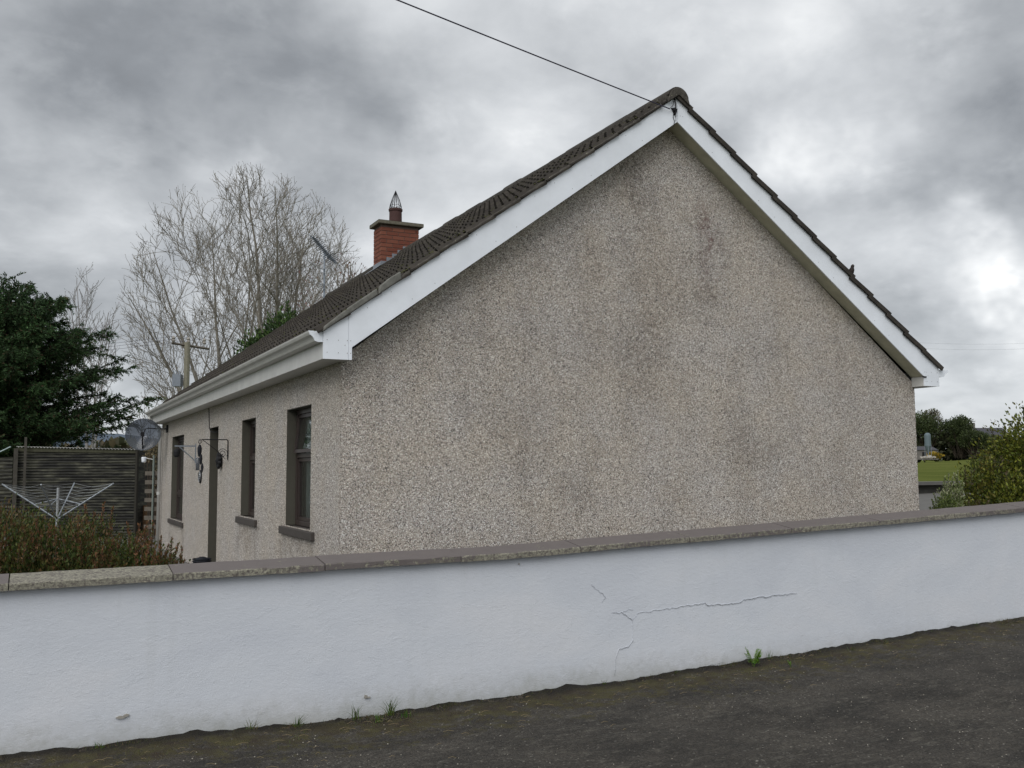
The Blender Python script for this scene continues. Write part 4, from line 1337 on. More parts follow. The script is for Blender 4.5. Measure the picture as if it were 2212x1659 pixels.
# ------------------------------------------------------------------ shrubs, hedges
def shrub(name, label, cat, root_loc, blobs, nleaf, size, palette, shoots=0, shoot_h=.3, woody=BARKD, group=None, leafmat=None, up_bias=.5, twig=.006, shell=.45, shoot_col=None):
    root = empty(name, root_loc, label, cat, group)
    rl = Vector(root_loc)
    C = []; D = []
    vols = np.array([b_[3] * b_[4] * b_[5] for b_ in blobs]) ** .75; vols /= vols.sum()
    m = MB()
    for (bx, by, bz, rx, ry, rz), w in zip(blobs, vols):
        n = int(nleaf * w)
        d = unit(rng.normal(size=(n, 3))); r = (1 - shell * rng.random(n) ** 1.6)
        # lumpy outline
        lump = 1 + .16 * np.sin(d[:, 0] * 9 + bx * 3) * np.cos(d[:, 2] * 8 + bz) + .10 * np.sin(d[:, 1] * 15 + d[:, 0] * 11) + rng.normal(size=n) * .05
        p = d * (r * lump)[:, None] * np.array([rx, ry, rz]) + np.array([bx, by, bz])
        keep = p[:, 2] > rl.z
        C.append(p[keep]); D.append((d + np.array([0, 0, up_bias]) + rng.normal(size=d.shape) * .5)[keep])
        for i in range(max(4, int(26 * w) + 3)):
            dd = unit(rng.normal(size=3) + np.array([0, 0, .5]))
            e = Vector((bx + dd[0] * rx * .92, by + dd[1] * ry * .92, bz + dd[2] * rz * .92)); s0 = Vector((bx * .5 + rl.x * .5, by * .5 + rl.y * .5, rl.z))
            mid = s0.lerp(e, .5) + Vector((0, 0, .06)); m.tube([s0, mid, e], [twig * 2.2, twig * 1.3, twig * .5], 4)
    nbase = sum(len(c) for c in C)
    cols = []
    C = np.concatenate(C); D = np.concatenate(D)
    idx = rng.integers(0, len(palette), len(C))
    clump = np.sin(C[:, 0] * 7.1 + C[:, 2] * 5) * np.cos(C[:, 1] * 6.3 + C[:, 2] * 8)
    idx = np.where(rng.random(len(C)) < .5, ((clump * .5 + .5) * len(palette) * .999).astype(int), idx)
    base = np.array(palette)[idx]
    cols = np.clip(base * (1 + rng.normal(size=(len(C), 1)) * .22), .003, .9)
    Ls = size * rng.uniform(.7, 1.3, len(C))
    if shoots:
        C2 = []; D2 = []; 
        for i in range(shoots):
            b_ = blobs[rng.integers(0, len(blobs))]
            dd = unit(rng.normal(size=3) * np.array([1, 1, .3]) + np.array([0, 0, 1.1]))
            s0 = Vector((b_[0] + dd[0] * b_[3] * .85, b_[1] + dd[1] * b_[4] * .85, b_[2] + dd[2] * b_[5] * .85)); h = shoot_h * random.uniform(.35, 1.1)
            e = s0 + Vector((random.gauss(0, .16) * h, random.gauss(0, .16) * h, h)); m.tube([s0, e], [twig * .7, twig * .35], 3)
            nl = int(9 + h / size * 4.5)
            for j in range(nl):
                t = j / nl; p = s0.lerp(e, t); a = j * 2.4
                C2.append(tuple(p)); D2.append((math.cos(a), math.sin(a), .8 + t))
        C2 = np.array(C2); D2 = np.array(D2)
        sc = np.array(shoot_col if shoot_col is not None else palette)
        c2 = sc[rng.integers(0, len(sc), len(C2))] * (1 + rng.normal(size=(len(C2), 1)) * .2)
        C = np.concatenate([C, C2]); D = np.concatenate([D, D2]); cols = np.concatenate([cols, np.clip(c2, .003, .9)]); Ls = np.concatenate([Ls, size * rng.uniform(.7, 1.1, len(C2))])
    part(m, 'stems', woody, root)
    o = link('foliage', leaf_mesh('foliage', C, D, Ls, Ls * .48, cols, leafmat or LEAF)); P(o, root)
    return root


RED = [(.075, .093, .021), (.046, .068, .016), (.088, .084, .024), (.105, .066, .027), (.030, .047, .013), (.052, .076, .016)]
shrub('garden_shrub', 'reddish green bushy shrub behind the left end of the white wall', 'shrub', (-2.4, .3, -.1),
      [(-3.3, .35, .45, .75, .55, .68), (-2.65, .25, .42, .6, .5, .70), (-2.2, .2, .38, .5, .5, .66), (-1.80, .1, .32, .42, .42, .56), (-1.48, .05, .28, .30, .3, .48), (-2.4, -.1, .3, .9, .35, .6), (-1.62, .35, .36, .36, .3, .52), (-2.9, .9, .5, .9, .4, .66), (-2.0, .8, .45, .5, .4, .6)],
      120000, .029, RED, 190, .26, up_bias=.8, shoot_col=[(.16, .075, .032), (.13, .085, .03), (.085, .09, .026), (.18, .085, .045)])
m = MB()
for (gx, gz) in [(-2.14, .62), (-2.10, .60), (-2.12, .585), (-1.86, .60), (-1.84, .56), (-1.88, .53), (-1.9, .49), (-1.70, .50), (-1.72, .47), (-1.68, .45), (-1.91, .46), (-1.6, .52)]:
    m.lathe([(0, -.010), (.008, -.005), (.010, .0), (.006, .008), (0, .010)], (gx, -.36, gz), 6)
tag(m.build('white_blossom', simple('white_petals', (.6, .6, .56), .8)), 'small white blossoms dotted on the reddish shrub', 'blossom', kind='stuff')

YG = [(.145, .165, .020), (.10, .13, .018), (.18, .19, .026), (.06, .08, .014), (.045, .06, .013), (.12, .105, .022)]
shrub('golden_shrub', 'big yellow-green shrub filling the right edge behind the wall', 'shrub', (*lat(14, 2180), .0),
      [(*lat(14, 2122), .74, .48, .50, .76), (*lat(14.3, 2180), 1.05, .52, .60, .86), (*lat(14.2, 2240), 1.2, .7, .7, 1.02), (*lat(13.5, 2100), .42, .48, .5, .50), (*lat(13.6, 2190), .6, .8, .6, .7), (*lat(14.8, 2310), 1.2, .8, .8, 1.15)],
      52000, .052, YG, 60, .34, up_bias=.15, shell=.5, shoot_col=[(.12, .13, .03), (.10, .075, .045), (.085, .10, .03)])
VG = [(.28, .31, .16), (.20, .25, .09), (.38, .39, .25), (.13, .18, .06)]
shrub('variegated_shrub', 'small pale variegated shrub in front of the big golden one', 'shrub', (*lat(13, 2032), .0),
      [(*lat(13, 2030), .86, .11, .12, .26), (*lat(13.1, 2050), 1.0, .15, .15, .26), (*lat(13, 2046), .8, .16, .2, .3)], 2300, .035, VG, 16, .26, up_bias=.9, shell=.8)
shrub('low_shrub', 'low yellow-green shrub at the right corner of the house', 'shrub', (*lat(12.4, 2015), -.05),
      [(*lat(12.4, 2022), .68, .15, .17, .28), (*lat(12.5, 2042), .78, .18, .2, .28), (*lat(12.3, 2000), .60, .10, .14, .24), (*lat(12.4, 2020), .35, .3, .25, .35)], 6500, .030, [(.10, .14, .025), (.07, .10, .02), (.13, .16, .04), (.05, .07, .02)], 20, .14)
for gx, lb in ((6.8, 'green grass sprig poking up behind the coping near the right'), (7.55, 'second grass sprig behind the coping, beside the golden shrub'), (8.3, 'third grass sprig behind the coping at far right')):
    tuft(gx, -2.02, .9, 14, cbot(gx) + .068 + .08 - .9 , .14, (.11, .17, .05), lb, name='grass_sprig', group='grass sprigs behind the coping')

# ------------------------------------------------------------------ shed
def polyplane(o0, o1, z0, z1): pass
SA0 = Vector((-2.71, 17.46, 0)); SA1 = Vector((-.16, 16.21, 0)); sdv = (SA1 - SA0).normalized(); sn = Vector((sdv.y, -sdv.x, 0))
shed = empty('corrugated_shed', (-1.4, 16.9, -.1), 'dark weathered shed clad in horizontal corrugated iron sheets', 'shed')
def corr_sheet(name, root, P0, along, width, z0, z1, nrm, off=0.0, mat=CORR, pitch=.066, amp=.010):
    n = max(2, int((z1 - z0) / pitch)) * 6
    V = []; 
    for i in range(n + 1):
        z = z0 + (z1 - z0) * i / n; d = amp * math.sin((z) / pitch * 2 * math.pi) + off
        for t in (0, width):
            V.append(tuple(P0 + along * t + nrm * d + Vector((0, 0, z))))
    F = [(2 * i, 2 * i + 1, 2 * i + 3, 2 * i + 2) for i in range(n)]
    o = link(name, np_mesh(name, V, F, mat)); P(o, root); return o
wid = (SA1 - SA0).length
for (z0, z1) in ((-.1, .62), (.60, 1.32), (1.30, 2.0)):
    for (t0, t1) in ((0.0, wid * .36), (wid * .355, wid * .70), (wid * .695, wid)):
        corr_sheet('corrugated_sheet', shed, SA0 + sdv * t0, sdv, t1 - t0, z0, z1, sn, off=random.uniform(-.006, .006))
m = MB()
def bar(a, b_, w=.05): m.tube([a, b_], w, 4)
bar(SA1 + Vector((0, 0, -.1)) + sn * .02, SA1 + Vector((0, 0, 2.0)) + sn * .02, .04); part(m, 'corner_post', simple('dark_post', (.03, .028, .022), .9), shed)
m = MB(); m.add([SA0 + sn * .03 + Vector((0, 0, 1.93)), SA1 + sn * .03 + Vector((0, 0, 1.87)), SA1 + sn * .03 + Vector((0, 0, 1.95)), SA0 + sn * .03 + Vector((0, 0, 2.02)),
                 SA0 + Vector((0, 0, 1.93)), SA1 + Vector((0, 0, 1.87)), SA1 + Vector((0, 0, 1.95)), SA0 + Vector((0, 0, 2.02))], [(0, 1, 2, 3), (0, 4, 5, 1), (3, 2, 6, 7)])
part(m, 'top_rail', simple('mossy_rail', (.055, .055, .035), .9, var=.3), shed)
V = []; n = 400
for i in range(n + 1):
    t = wid * i / n; p = SA0 + sdv * (t) ; w = .012 * math.sin(t / .076 * 2 * math.pi)
    zz = 2.045 - .08 * t / wid + w
    V += [tuple(p + sn * .06 + Vector((0, 0, zz))), tuple(p - sn * 2.2 + Vector((0, 0, zz - .12))), tuple(p + sn * .06 + Vector((0, 0, zz - .009)))]
F = [(3 * i, 3 * i + 3, 3 * i + 4, 3 * i + 1) for i in range(n)] + [(3 * i + 2, 3 * i + 5, 3 * i + 3, 3 * i) for i in range(n)]
o = link('roof', np_mesh('roof', V, F, simple('pale_galvanised', (.24, .24, .23), .5, .2))); P(o, shed)
for (a_, b_) in (((SA1), (SA1 - sn * 2.2)), ((SA0), (SA0 - sn * 2.2))):
    m = MB(); m.add([a_ + Vector((0, 0, -.1)), b_ + Vector((0, 0, -.1)), b_ + Vector((0, 0, 1.85)), a_ + Vector((0, 0, 1.93))], [(0, 1, 2, 3)]); part(m, 'side_wall', CORR, shed)
# neighbour shed at the left edge, set a little forward
sh2 = empty('second_shed', (-3.6, 17.3, -.1), 'second corrugated iron shed cut off by the left edge of the picture', 'shed')
Q0 = SA0 - sdv * 2.2 + sn * .05; 
for (z0, z1) in ((.02, .68), (.66, 1.32), (1.30, 1.80)):
    corr_sheet('corrugated_sheet', sh2, Q0, sdv, 2.13, z0, z1, sn, off=random.uniform(-.006, .006), pitch=.085)
m = MB(); a_ = SA0 - sdv * .10 + sn * .12 + Vector((0, 0, 2.04)); b_ = SA0 - sdv * 2.2 + sn * .10 + Vector((0, 0, 1.05)); m.tube([a_, b_], .016, 5); part(m, 'roof_flashing', simple('bright_flashing', (.45, .55, .55), .4, .4), sh2)
m = MB()
for t in (.0, .35, .62, 1.0, 1.5): 
    p = SA0 - sdv * (2.1 - t) + sn * .12; m.box((p.x - .05, p.y - .02, -.1), (p.x + .05, p.y + .02, .42 + .05 * math.sin(t * 9)))
part(m, 'base_boards', WOODG, sh2)
pp = SA0 + sdv * .02 + sn * .10
m = MB(); m.box((pp.x - .045, pp.y - .03, -.1), (pp.x + .045, pp.y + .03, 2.0))
tag(m.build('wooden_post', WOODD), 'thick grey wooden post where the two sheds meet', 'post')
pp = SA0 + sdv * .26 + sn * .14
m = MB(); m.box((pp.x - .028, pp.y - .02, -.1), (pp.x + .028, pp.y + .02, 2.26))
tag(m.build('wooden_post', WOODD), 'thin tall grey post rising above the shed roof', 'post')

# rotary clothes dryer
HB = Vector((-1.98, 10.55, .62))
cdry = empty('rotary_clothes_line', (-1.98, 10.55, -.1), 'open rotary clothes line with metal arms in front of the shed', 'clothes line')
m = MB(); m.tube([(-1.98, 10.55, -.1), (-1.98, 10.55, 1.17)], .022, 8); part(m, 'mast', ALU, cdry)
arms = []
la = Vector((rt.x, rt.y, 0)).normalized(); fa = Vector((fw.x, fw.y, 0)).normalized()
for i, ph in enumerate((8, 98, 188, 278)):
    d = la * math.cos(R(ph)) + fa * math.sin(R(ph)); tip = HB + d * (.93 if i != 3 else .9) + Vector((0, 0, .62))
    m = MB(); m.tube([HB, tip], .013, 6); part(m, 'arm', DALU, cdry); arms.append(tip)
    m = MB(); m.tube([(-1.98, 10.55, .98), HB.lerp(tip, .42)], .008, 5); part(m, 'strut', DALU, cdry)
for lvl in range(8):
    t = .35 + .65 * lvl / 7; m = MB()
    for i in range(4):
        a_, b_ = HB.lerp(arms[i], t), HB.lerp(arms[(i + 1) % 4], t); mid = (a_ + b_) / 2 - Vector((0, 0, .02 + .05 * t)); m.tube([a_, a_.lerp(mid, .5) - Vector((0, 0, .01)), mid, mid.lerp(b_, .5) - Vector((0, 0, .01)), b_], .003, 3)
    part(m, 'line', simple('grey_line', (.26, .275, .275), .6) if 'grey_line' not in MATS else MATS['grey_line'], cdry)

# ------------------------------------------------------------------ trees
def conifer():
    base = Vector((-3.3, 26.8, -.1)); root = empty('conifer', base, 'large dark evergreen conifer rising behind the corrugated shed', 'tree')
    m = MB(); m.tube([base, base + Vector((.05, 0, 3.5)), base + Vector((.2, .1, 6.6))], [.28, .18, .04], 8)
    C = []; D = []; col_ = []; La = []
    H = 7.6
    def env(z):   # crown radius against height
        return float(np.interp(z, [0, .8, 2.0, 3.2, 4.4, 5.4, 6.3, 7.0, 7.6], [2.3, 3.3, 3.9, 4.0, 3.6, 3.0, 2.2, 1.1, .3]))
    for i in range(340):
        z = .7 + (H - 1.2) * (random.random() ** .85); az = random.uniform(0, 2 * math.pi)
        r = env(z) * (random.uniform(.5, 1.0) if random.random() < .6 else random.uniform(.9, 1.22))
        dirv = Vector((math.cos(az), math.sin(az), 0))
        s0 = base + Vector((0, 0, z * .86)); e = base + dirv * r + Vector((0, 0, z + random.uniform(-.1, .6)))
        droop = random.uniform(.0, .25)
        sway = random.uniform(-.5, .9)
        pts = [s0.lerp(e, t) + Vector((0, 0, sway * math.sin(t * math.pi) * .6 - droop * t * t + .35 * t ** 3)) for t in (0, .25, .5, .75, 1)]
        m.tube(pts, [.045, .035, .025, .015, .006], 4, cap=False)
        nsp = int(18 + r * 12)
        shade = random.uniform(.75, 1.3)
        for j in range(nsp):
            t = .12 + .88 * random.random() ** .75; k = min(int(t * 4), 3); f = t * 4 - k; p = pts[k].lerp(pts[k + 1], f)
            side = random.choice((-1, 1)); sv = Vector((-dirv.y, dirv.x, 0)) * side
            spd = (sv * random.uniform(.25, 1) + dirv * random.uniform(.3, 1.0) + Vector((0, 0, random.uniform(-.55, .75)))).normalized()
            sl = .50 * (1.15 - .55 * t) * random.uniform(.6, 1.2)
            for q in range(9):
                u = (q + .5) / 9; pc = p + spd * sl * u + Vector((0, 0, -.10 * u * u))
                for w in (0, 1):
                    C.append((pc.x + random.gauss(0, .015), pc.y + random.gauss(0, .015), pc.z + random.gauss(0, .012)))
                    nd = spd + Vector((random.gauss(0, .6), random.gauss(0, .6), random.gauss(-.1, .35))); D.append(tuple(nd)); La.append(.115 * (1.15 - .5 * u) * random.uniform(.7, 1.25))
                    tipk = .6 + 1.1 * u * t
                    col_.append(tuple(np.array((.030, .062, .021)) * shade * tipk * random.uniform(.6, 1.45) if random.random() > .07 else np.array((.07, .05, .025)) * shade))
    # leader tips
    for i in range(14):
        a = random.uniform(0, 6.28); rr = random.uniform(0, 1.9); top = base + Vector((math.cos(a) * rr, math.sin(a) * rr, H + .25 - rr * .55)); 
        for q in range(90):
            u = q / 90; pc = top - Vector((0, 0, 1.0 * (1 - u))); w_ = .22 * (1 - u) + .02
            C.append((pc.x + random.gauss(0, w_), pc.y + random.gauss(0, w_), pc.z)); D.append((random.gauss(0, .6), random.gauss(0, .6), .9)); La.append(.14); col_.append(tuple(np.array((.024, .052, .018)) * random.uniform(.7, 1.5)))
    part(m, 'trunk', BARKD, root)
    C = np.array(C); La = np.array(La)
    o = link('crown', leaf_mesh('crown', C, np.array(D), La, La * .30, np.array(col_), NEEDLE)); P(o, root)


conifer()


def bare_tree(name, label, base, env_c, env_r, stems, levels, seed, mat=BARK, twig_r=.010, buds=None, kids=(9, 8, 6, 4), budsize=.05, uptip=.16, group=None, fill=.97, wobble=.05, minlen=.3):
    rs = random.Random(seed); m = MB(); root = empty(name, base, label, 'tree', group); tips = []
    base = Vector(base); ec = Vector(env_c); er = Vector(env_r)
    def dist_env(p, d):
        q = p - ec; Q = Vector((q.x / er.x, q.y / er.y, q.z / er.z)); E_ = Vector((d.x / er.x, d.y / er.y, d.z / er.z))
        a = E_.dot(E_); b_ = 2 * Q.dot(E_); c_ = Q.dot(Q) - 1
        dsc = b_ * b_ - 4 * a * c_
        if dsc < 0: return 0.0
        return max(0.0, (-b_ + math.sqrt(dsc)) / (2 * a))
    def grow(p, d, ln, r, lvl):
        n = (9, 7, 5, 4, 3)[min(lvl, 4)]
        pts = [p.copy()]; rads = [r]; seg = ln / n; dirs = [d.copy()]
        endr = twig_r * (.5 if lvl else 1.2)
        wob = wobble + .035 * lvl
        for i in range(n):
            lift = uptip * (.15 if lvl == 0 else (.3 + .4 * lvl * (i / n)))
            d = (d + Vector((rs.gauss(0, wob), rs.gauss(0, wob), rs.gauss(0, wob) + lift))).normalized()
            p = p + d * seg
            pts.append(p.copy()); rads.append(r + (endr - r) * ((i + 1) / n) ** .85); dirs.append(d.copy())
        k = 7 if lvl == 0 else (5 if lvl == 1 else (4 if lvl == 2 else 3))
        m.tube(pts, rads, k, cap=False)
        tips.append((pts[-1], dirs[-1]))
        if lvl + 1 >= levels: return
        nk = kids[min(lvl, len(kids) - 1)]
        if lvl: nk = max(2, int(nk * min(1.3, .35 + ln / (2.6, 2.6, 1.4, .8, .5)[min(lvl, 4)] * .65)))
        for c_ in range(nk):
            t = (.28 if lvl == 0 else .15) + (.70 if lvl == 0 else .83) * (c_ + rs.random()) / nk
            f = t * (len(pts) - 1); i = min(int(f), len(pts) - 2); q = pts[i].lerp(pts[i + 1], f - i); dd = dirs[i]
            a = c_ * 2.4 + rs.uniform(-.6, .6); ref = dd.orthogonal().normalized(); sdx = (ref * math.cos(a) + dd.cross(ref) * math.sin(a))
            out = (q - (base * .5 + Vector((ec.x, ec.y, base.z + 2)) * .5)).normalized()
            nd = (dd * 1.0 + sdx * rs.uniform(.60, 1.05) + out * .35).normalized()
            de = dist_env(q, nd)
            nl = min(de * fill, ln * rs.uniform(.38, .62) * (1.1 - .35 * t)) * rs.uniform(.85, 1.06)
            if nl < minlen * .5: continue
            rr = (rads[i] + (rads[i + 1] - rads[i]) * (f - i)) * rs.uniform(.42, .60)
            grow(q, nd, nl, max(rr, twig_r), lvl + 1)
    for (dx, dy, lean_x, lean_y, ln, rr, z0) in stems:
        d = Vector((lean_x, lean_y, 1)).normalized(); s0 = base + Vector((dx, dy, z0))
        de = dist_env(s0, d) if ln <= 0 else ln
        grow(s0, d, de * rs.uniform(.93, 1.0), rr, 0)
    part(m, 'branches', mat, root)
    if buds is not None:
        n = len(tips); C = np.array([tuple(t[0]) for t in tips]); D = np.array([tuple(t[1]) for t in tips])
        D = D + rng.normal(size=D.shape) * .3
        o = link('buds', leaf_mesh('buds', C, D, budsize, budsize * .35, jitter(buds, len(C), .2), LEAF)); P(o, root)
        o['kind'] = 'stuff'
    return root, len(m.f)


LX, LY = la.x, la.y
def st(lx, fy, leanl, leanf, ln, r, z0=0.0):
    return (la.x * lx + fa.x * fy, la.y * lx + fa.y * fy, la.x * leanl + fa.x * leanf, la.y * leanl + fa.y * leanf, ln, r, z0)
bx, by = lat(42, 530)
r_, nf = bare_tree('bare_tree', 'large spreading leafless tree standing behind the cottage roof', (bx, by, -.1), (bx + .1 * la.x, by + .1 * la.y, 8.3), (5.35, 5.0, 6.45),
          [st(.1, 0, .00, .1, 0, .20), st(.50, .2, .08, -.08, 0, .18), st(1.2, 0, .10, .1, 0, .17), st(1.3, .2, .30, -.1, 0, .15), st(-.6, .1, -.20, .1, 0, .16),
           st(-.6, 0, -.46, -.12, 0, .18), st(.2, .5, .0, .40, 0, .12), st(.3, -.5, -.02, -.40, 0, .12), st(1.3, .3, .56, .2, 0, .14), st(-.9, -.3, -.85, .1, 0, .13),
           st(-.7, 0, -1.5, -.2, 0, .10, 1.2), st(.9, .4, .95, -.3, 0, .10, 1.6), st(-.7, 0, -1.1, .3, 0, .12, .8), st(-.7, .1, -.62, .25, 0, .12, .4), st(-.3, .2, -.10, .2, 0, .11), st(-.5, .1, -.33, .05, 0, .14), st(-.6, -.2, -1.9, .2, 0, .08, 2.4)],
          5, 6, twig_r=.0110, buds=(.20, .17, .14), kids=(8, 7, 4, 3), budsize=.07, uptip=.075, wobble=.06)
NFT = nf
print('bare tree faces', nf)
bx, by = lat(36, 745)
bare_tree('budding_tree', 'smaller leafless tree with reddish brown buds beside the chimney', (bx, by, -.1), (bx - .3 * la.x, by - .3 * la.y, 5.0), (2.3, 2.3, 4.5),
          [st(0, 0, .0, 0, 0, .09), st(.3, .1, .18, .1, 0, .07), st(-.3, .1, -.18, -.1, 0, .07), st(.6, 0, .3, 0, 0, .06), st(-.6, 0, -.32, .1, 0, .06), st(0, 0, .08, .2, 0, .07), st(.9, 0, .15, -.2, 0, .06)],
          4, 9, twig_r=.011, buds=(.17, .095, .075), kids=(12, 6, 4), budsize=.12, mat=BARK, fill=1.0)
bx, by = lat(40, 350)
bare_tree('low_bare_tree', 'low leafless scrubby tree around the utility pole', (bx, by, -.1), (bx, by, 3.0), (1.5, 1.5, 3.4),
          [st(0, 0, .1, 0, 0, .06), st(.3, 0, .35, .1, 0, .05), st(-.2, 0, -.3, 0, 0, .05), st(.4, 0, .6, 0, 0, .05)], 4, 21, twig_r=.011, buds=(.20, .17, .14), kids=(8, 5, 3), budsize=.10)
bx, by = lat(58, 185)
bare_tree('far_bare_tree', 'thin leafless tree showing above the dark conifer', (bx, by, -.1), (bx, by, 8.6), (1.9, 1.9, 5.4),
          [st(0, 0, 0, 0, 0, .12), st(0, 0, -.10, .05, 0, .10), st(.2, 0, .12, 0, 0, .10), st(.2, 0, .06, .1, 0, .10)], 4, 31, twig_r=.017, buds=(.2, .19, .19), kids=(12, 5, 3), mat=mat_bark('pale_far_bark', (.20, .19, .19), (.27, .26, .26)), budsize=.12)
# ivy / evergreen understorey seen between the bare stems and the roof
for (u, D, z, s, lb) in ((598, 30, 6.2, .62, 'evergreen growth at the foot of the big bare tree, right-hand clump'), (546, 30, 5.5, .7, 'evergreen growth at the foot of the big bare tree, left-hand clump')):
    gx, gy = lat(D, u)
    shrub('evergreen_bush', lb, 'bush', (gx, gy, -.1), [(gx, gy, z - .9, s * .8, s * .8, 1.0), (gx + .3, gy, z - .4, s * .5, s * .5, .6), (gx - .4, gy + .1, z - 1.8, s * .9, s * .8, 1.2)], 4200, .13, [(.045, .085, .025), (.07, .12, .03), (.028, .055, .02)], 12, .5, leafmat=NEEDLE, group='evergreens below the bare tree', shell=.7, twig=.02)

# utility pole with crossarm and transformer
pbx, pby = lat(35.5, 400)
up_ = empty('utility_pole', (pbx, pby, -.1), 'wooden electricity pole with crossarm and grey transformer box', 'utility pole')
m = MB(); m.tube([(pbx, pby, -.1), (pbx, pby, 6.15)], [.13, .10], 8); part(m, 'pole', POLEM, up_)
c0 = Vector((pbx, pby, 6.08))
m = MB(); m.tube([c0 - la * .45 - fa * .35, c0 + la * .6 + fa * .65 - Vector((0, 0, .10))], .045, 4); part(m, 'crossarm', WOODG, up_)
for t, zz in ((-.4, .2), (.03, .55), (.5, .15)):
    m = MB(); p = c0 + la * t + fa * t * .8; m.lathe([(0, 0), (.04, 0), (.07, .06), (.04, .10), (.07, .15), (.03, .22), (0, .24)], p + Vector((0, 0, .04)), 8); part(m, 'insulator', STONE, up_)
m = MB(); q = c0 - la * .29 + fa * -.1 + Vector((0, 0, -1.32)); m.prism([(q.x + la.x * a + fa.x * b2, q.y + la.y * a + fa.y * b2) for a, b2 in ((-.15, -.14), (.15, -.14), (.15, .14), (-.15, .14))], 2, q.z - .25, q.z + .19)
for t in (-.1, .0, .1): m.tube([q + la * t + Vector((0, 0, .19)), q + la * (t - .06) + Vector((0, 0, .32))], .022, 5)
part(m, 'transformer', GREYM, up_)
m = MB()
for t, zz in ((-.4, .28), (.03, .6), (.5, .25)):
    a_ = c0 + la * t + fa * t * .8 + Vector((0, 0, .25)); e_ = a_ - la * 20 - fa * 2 - Vector((0, 0, 1.0)); m.tube([a_, a_.lerp(e_, .25) - Vector((0, 0, .4)), a_.lerp(e_, .5) - Vector((0, 0, .55)), a_.lerp(e_, .75) - Vector((0, 0, .4)), e_], .006, 3)
tag(m.build('power_lines', CABLE), 'faint power lines running left from the utility pole', 'power line')
for zz, lb in ((738, 'upper of two faint far wires right of the house'), (750, 'lower of two faint far wires right of the house')):
    m = MB(); a_ = atdepth(1900, zz - 2, 85); e_ = atdepth(2420, zz - 12, 85); pts = [a_.lerp(e_, i / 8) - Vector((0, 0, .5 * math.sin(math.pi * i / 8))) for i in range(9)]; m.tube(pts, .006, 3)
    tag(m.build('overhead_wire', GREYM), lb, 'wire', 'two far overhead wires')

# ------------------------------------------------------------------ gap between shed and house
tx0, ty0 = lat(21.6, 326)
tr = empty('slatted_screen', (tx0, ty0, -.1), 'small slatted timber screen beyond the end of the house', 'screen')
for i in range(7):
    z = 1.40 - i * .195
    m = MB(); p = Vector((tx0, ty0, z)); m.prism([(p.x + la.x * a + fa.x * b2, p.y + la.y * a + fa.y * b2) for a, b2 in ((-.10, -.012), (.30, -.012), (.30, .012), (-.10, .012))], 2, z - .045, z + .045); part(m, 'slat', WOODG, tr)
p = Vector((tx0, ty0, 0)) + la * .09 - fa * .04
m = MB(); m.tube([p + Vector((0, 0, -.1)), p + Vector((0, 0, 1.80))], .022, 6); part(m, 'post', simple('grey_green_post', (.17, .20, .18), .7), tr)
lp = Vector((tx0, ty0, 1.72)) - la * .14
lm = empty('outdoor_lamp', lp, 'small white outdoor lamp on a thin arm beyond the house end', 'lamp')
m = MB(); m.lathe([(0, .04), (.04, .04), (.055, .03), (.05, -.05), (.04, -.075), (0, -.075)], lp, 12); part(m, 'shade', PVC, lm)
m = MB(); m.tube([lp + Vector((0, 0, .03)), lp + la * .12 + Vector((0, 0, .0)), lp + la * .22 + Vector((0, 0, -.02))], .008, 5); part(m, 'arm', PVCO, lm)
gx, gy = lat(22.3, 333)
shrub('climbing_plant', 'tan dead climbing plant leaning against the end of the house', 'plant', (gx, gy, -.1), [(gx, gy, 2.0, .20, .15, .25), (gx - .08, gy, 1.75, .14, .12, .12), (gx + .1, gy, 1.3, .1, .1, .5)], 900, .05, [(.30, .24, .14), (.22, .17, .09), (.10, .09, .04), (.34, .30, .2)], 0, shell=1.0)
fx_, fy_ = lat(23.5, 318)
fen = empty('board_fence', (fx_, fy_, -.1), 'short brown board fence between the shed and the house', 'fence')
for i in range(7):
    m = MB(); p = Vector((fx_, fy_, 0)) + la * (-.30 + .12 * i); h = .66 + .03 * math.sin(i * 2.3)
    m.prism([(p.x + la.x * a + fa.x * b2, p.y + la.y * a + fa.y * b2) for a, b2 in ((0, -.01), (.11, -.01), (.11, .01), (0, .01))], 2, -.1, h); part(m, 'board', WOODB, fen)
# far hedge bank behind the left field
def mass(name, label, cat, D, u0, u1, ztop, n, size, pal, thick=4, kind='stuff', z0=-.3, mat=NEEDLE, jag=.6):
    us = rng.uniform(u0, u1, n); dd = D + rng.uniform(0, thick, n)
    vx = CAM.x + fa.x * dd + la.x * dd * (us - 1106) / FPX; vy = CAM.y + fa.y * dd + la.y * dd * (us - 1106) / FPX
    top = ztop + jag * (np.sin(us * .031) * .5 + np.sin(us * .093 + 1) * .3 + np.sin(us * .22) * .2)
    z = z0 + (top - z0) * rng.random(n) ** .75
    C = np.stack([vx, vy, z], 1); D_ = rng.normal(size=(n, 3)) + np.array([0, 0, .5])
    c = np.array(pal)[rng.integers(0, len(pal), n)] * (1 + rng.normal(size=(n, 1)) * .2)
    L_ = size * rng.uniform(.6, 1.3, n)
    o = link(name, leaf_mesh(name, C, D_, L_, L_ * .7, np.clip(c, .003, .9), mat)); tag(o, label, cat, kind=kind)
    return o
mass('hedge_bank', 'olive brown far hedge bank seen between shed and house', 'hedge', 66, -120, 420, 2.9, 6000, .8, [(.10, .095, .055), (.075, .08, .04), (.12, .10, .06)], 5)

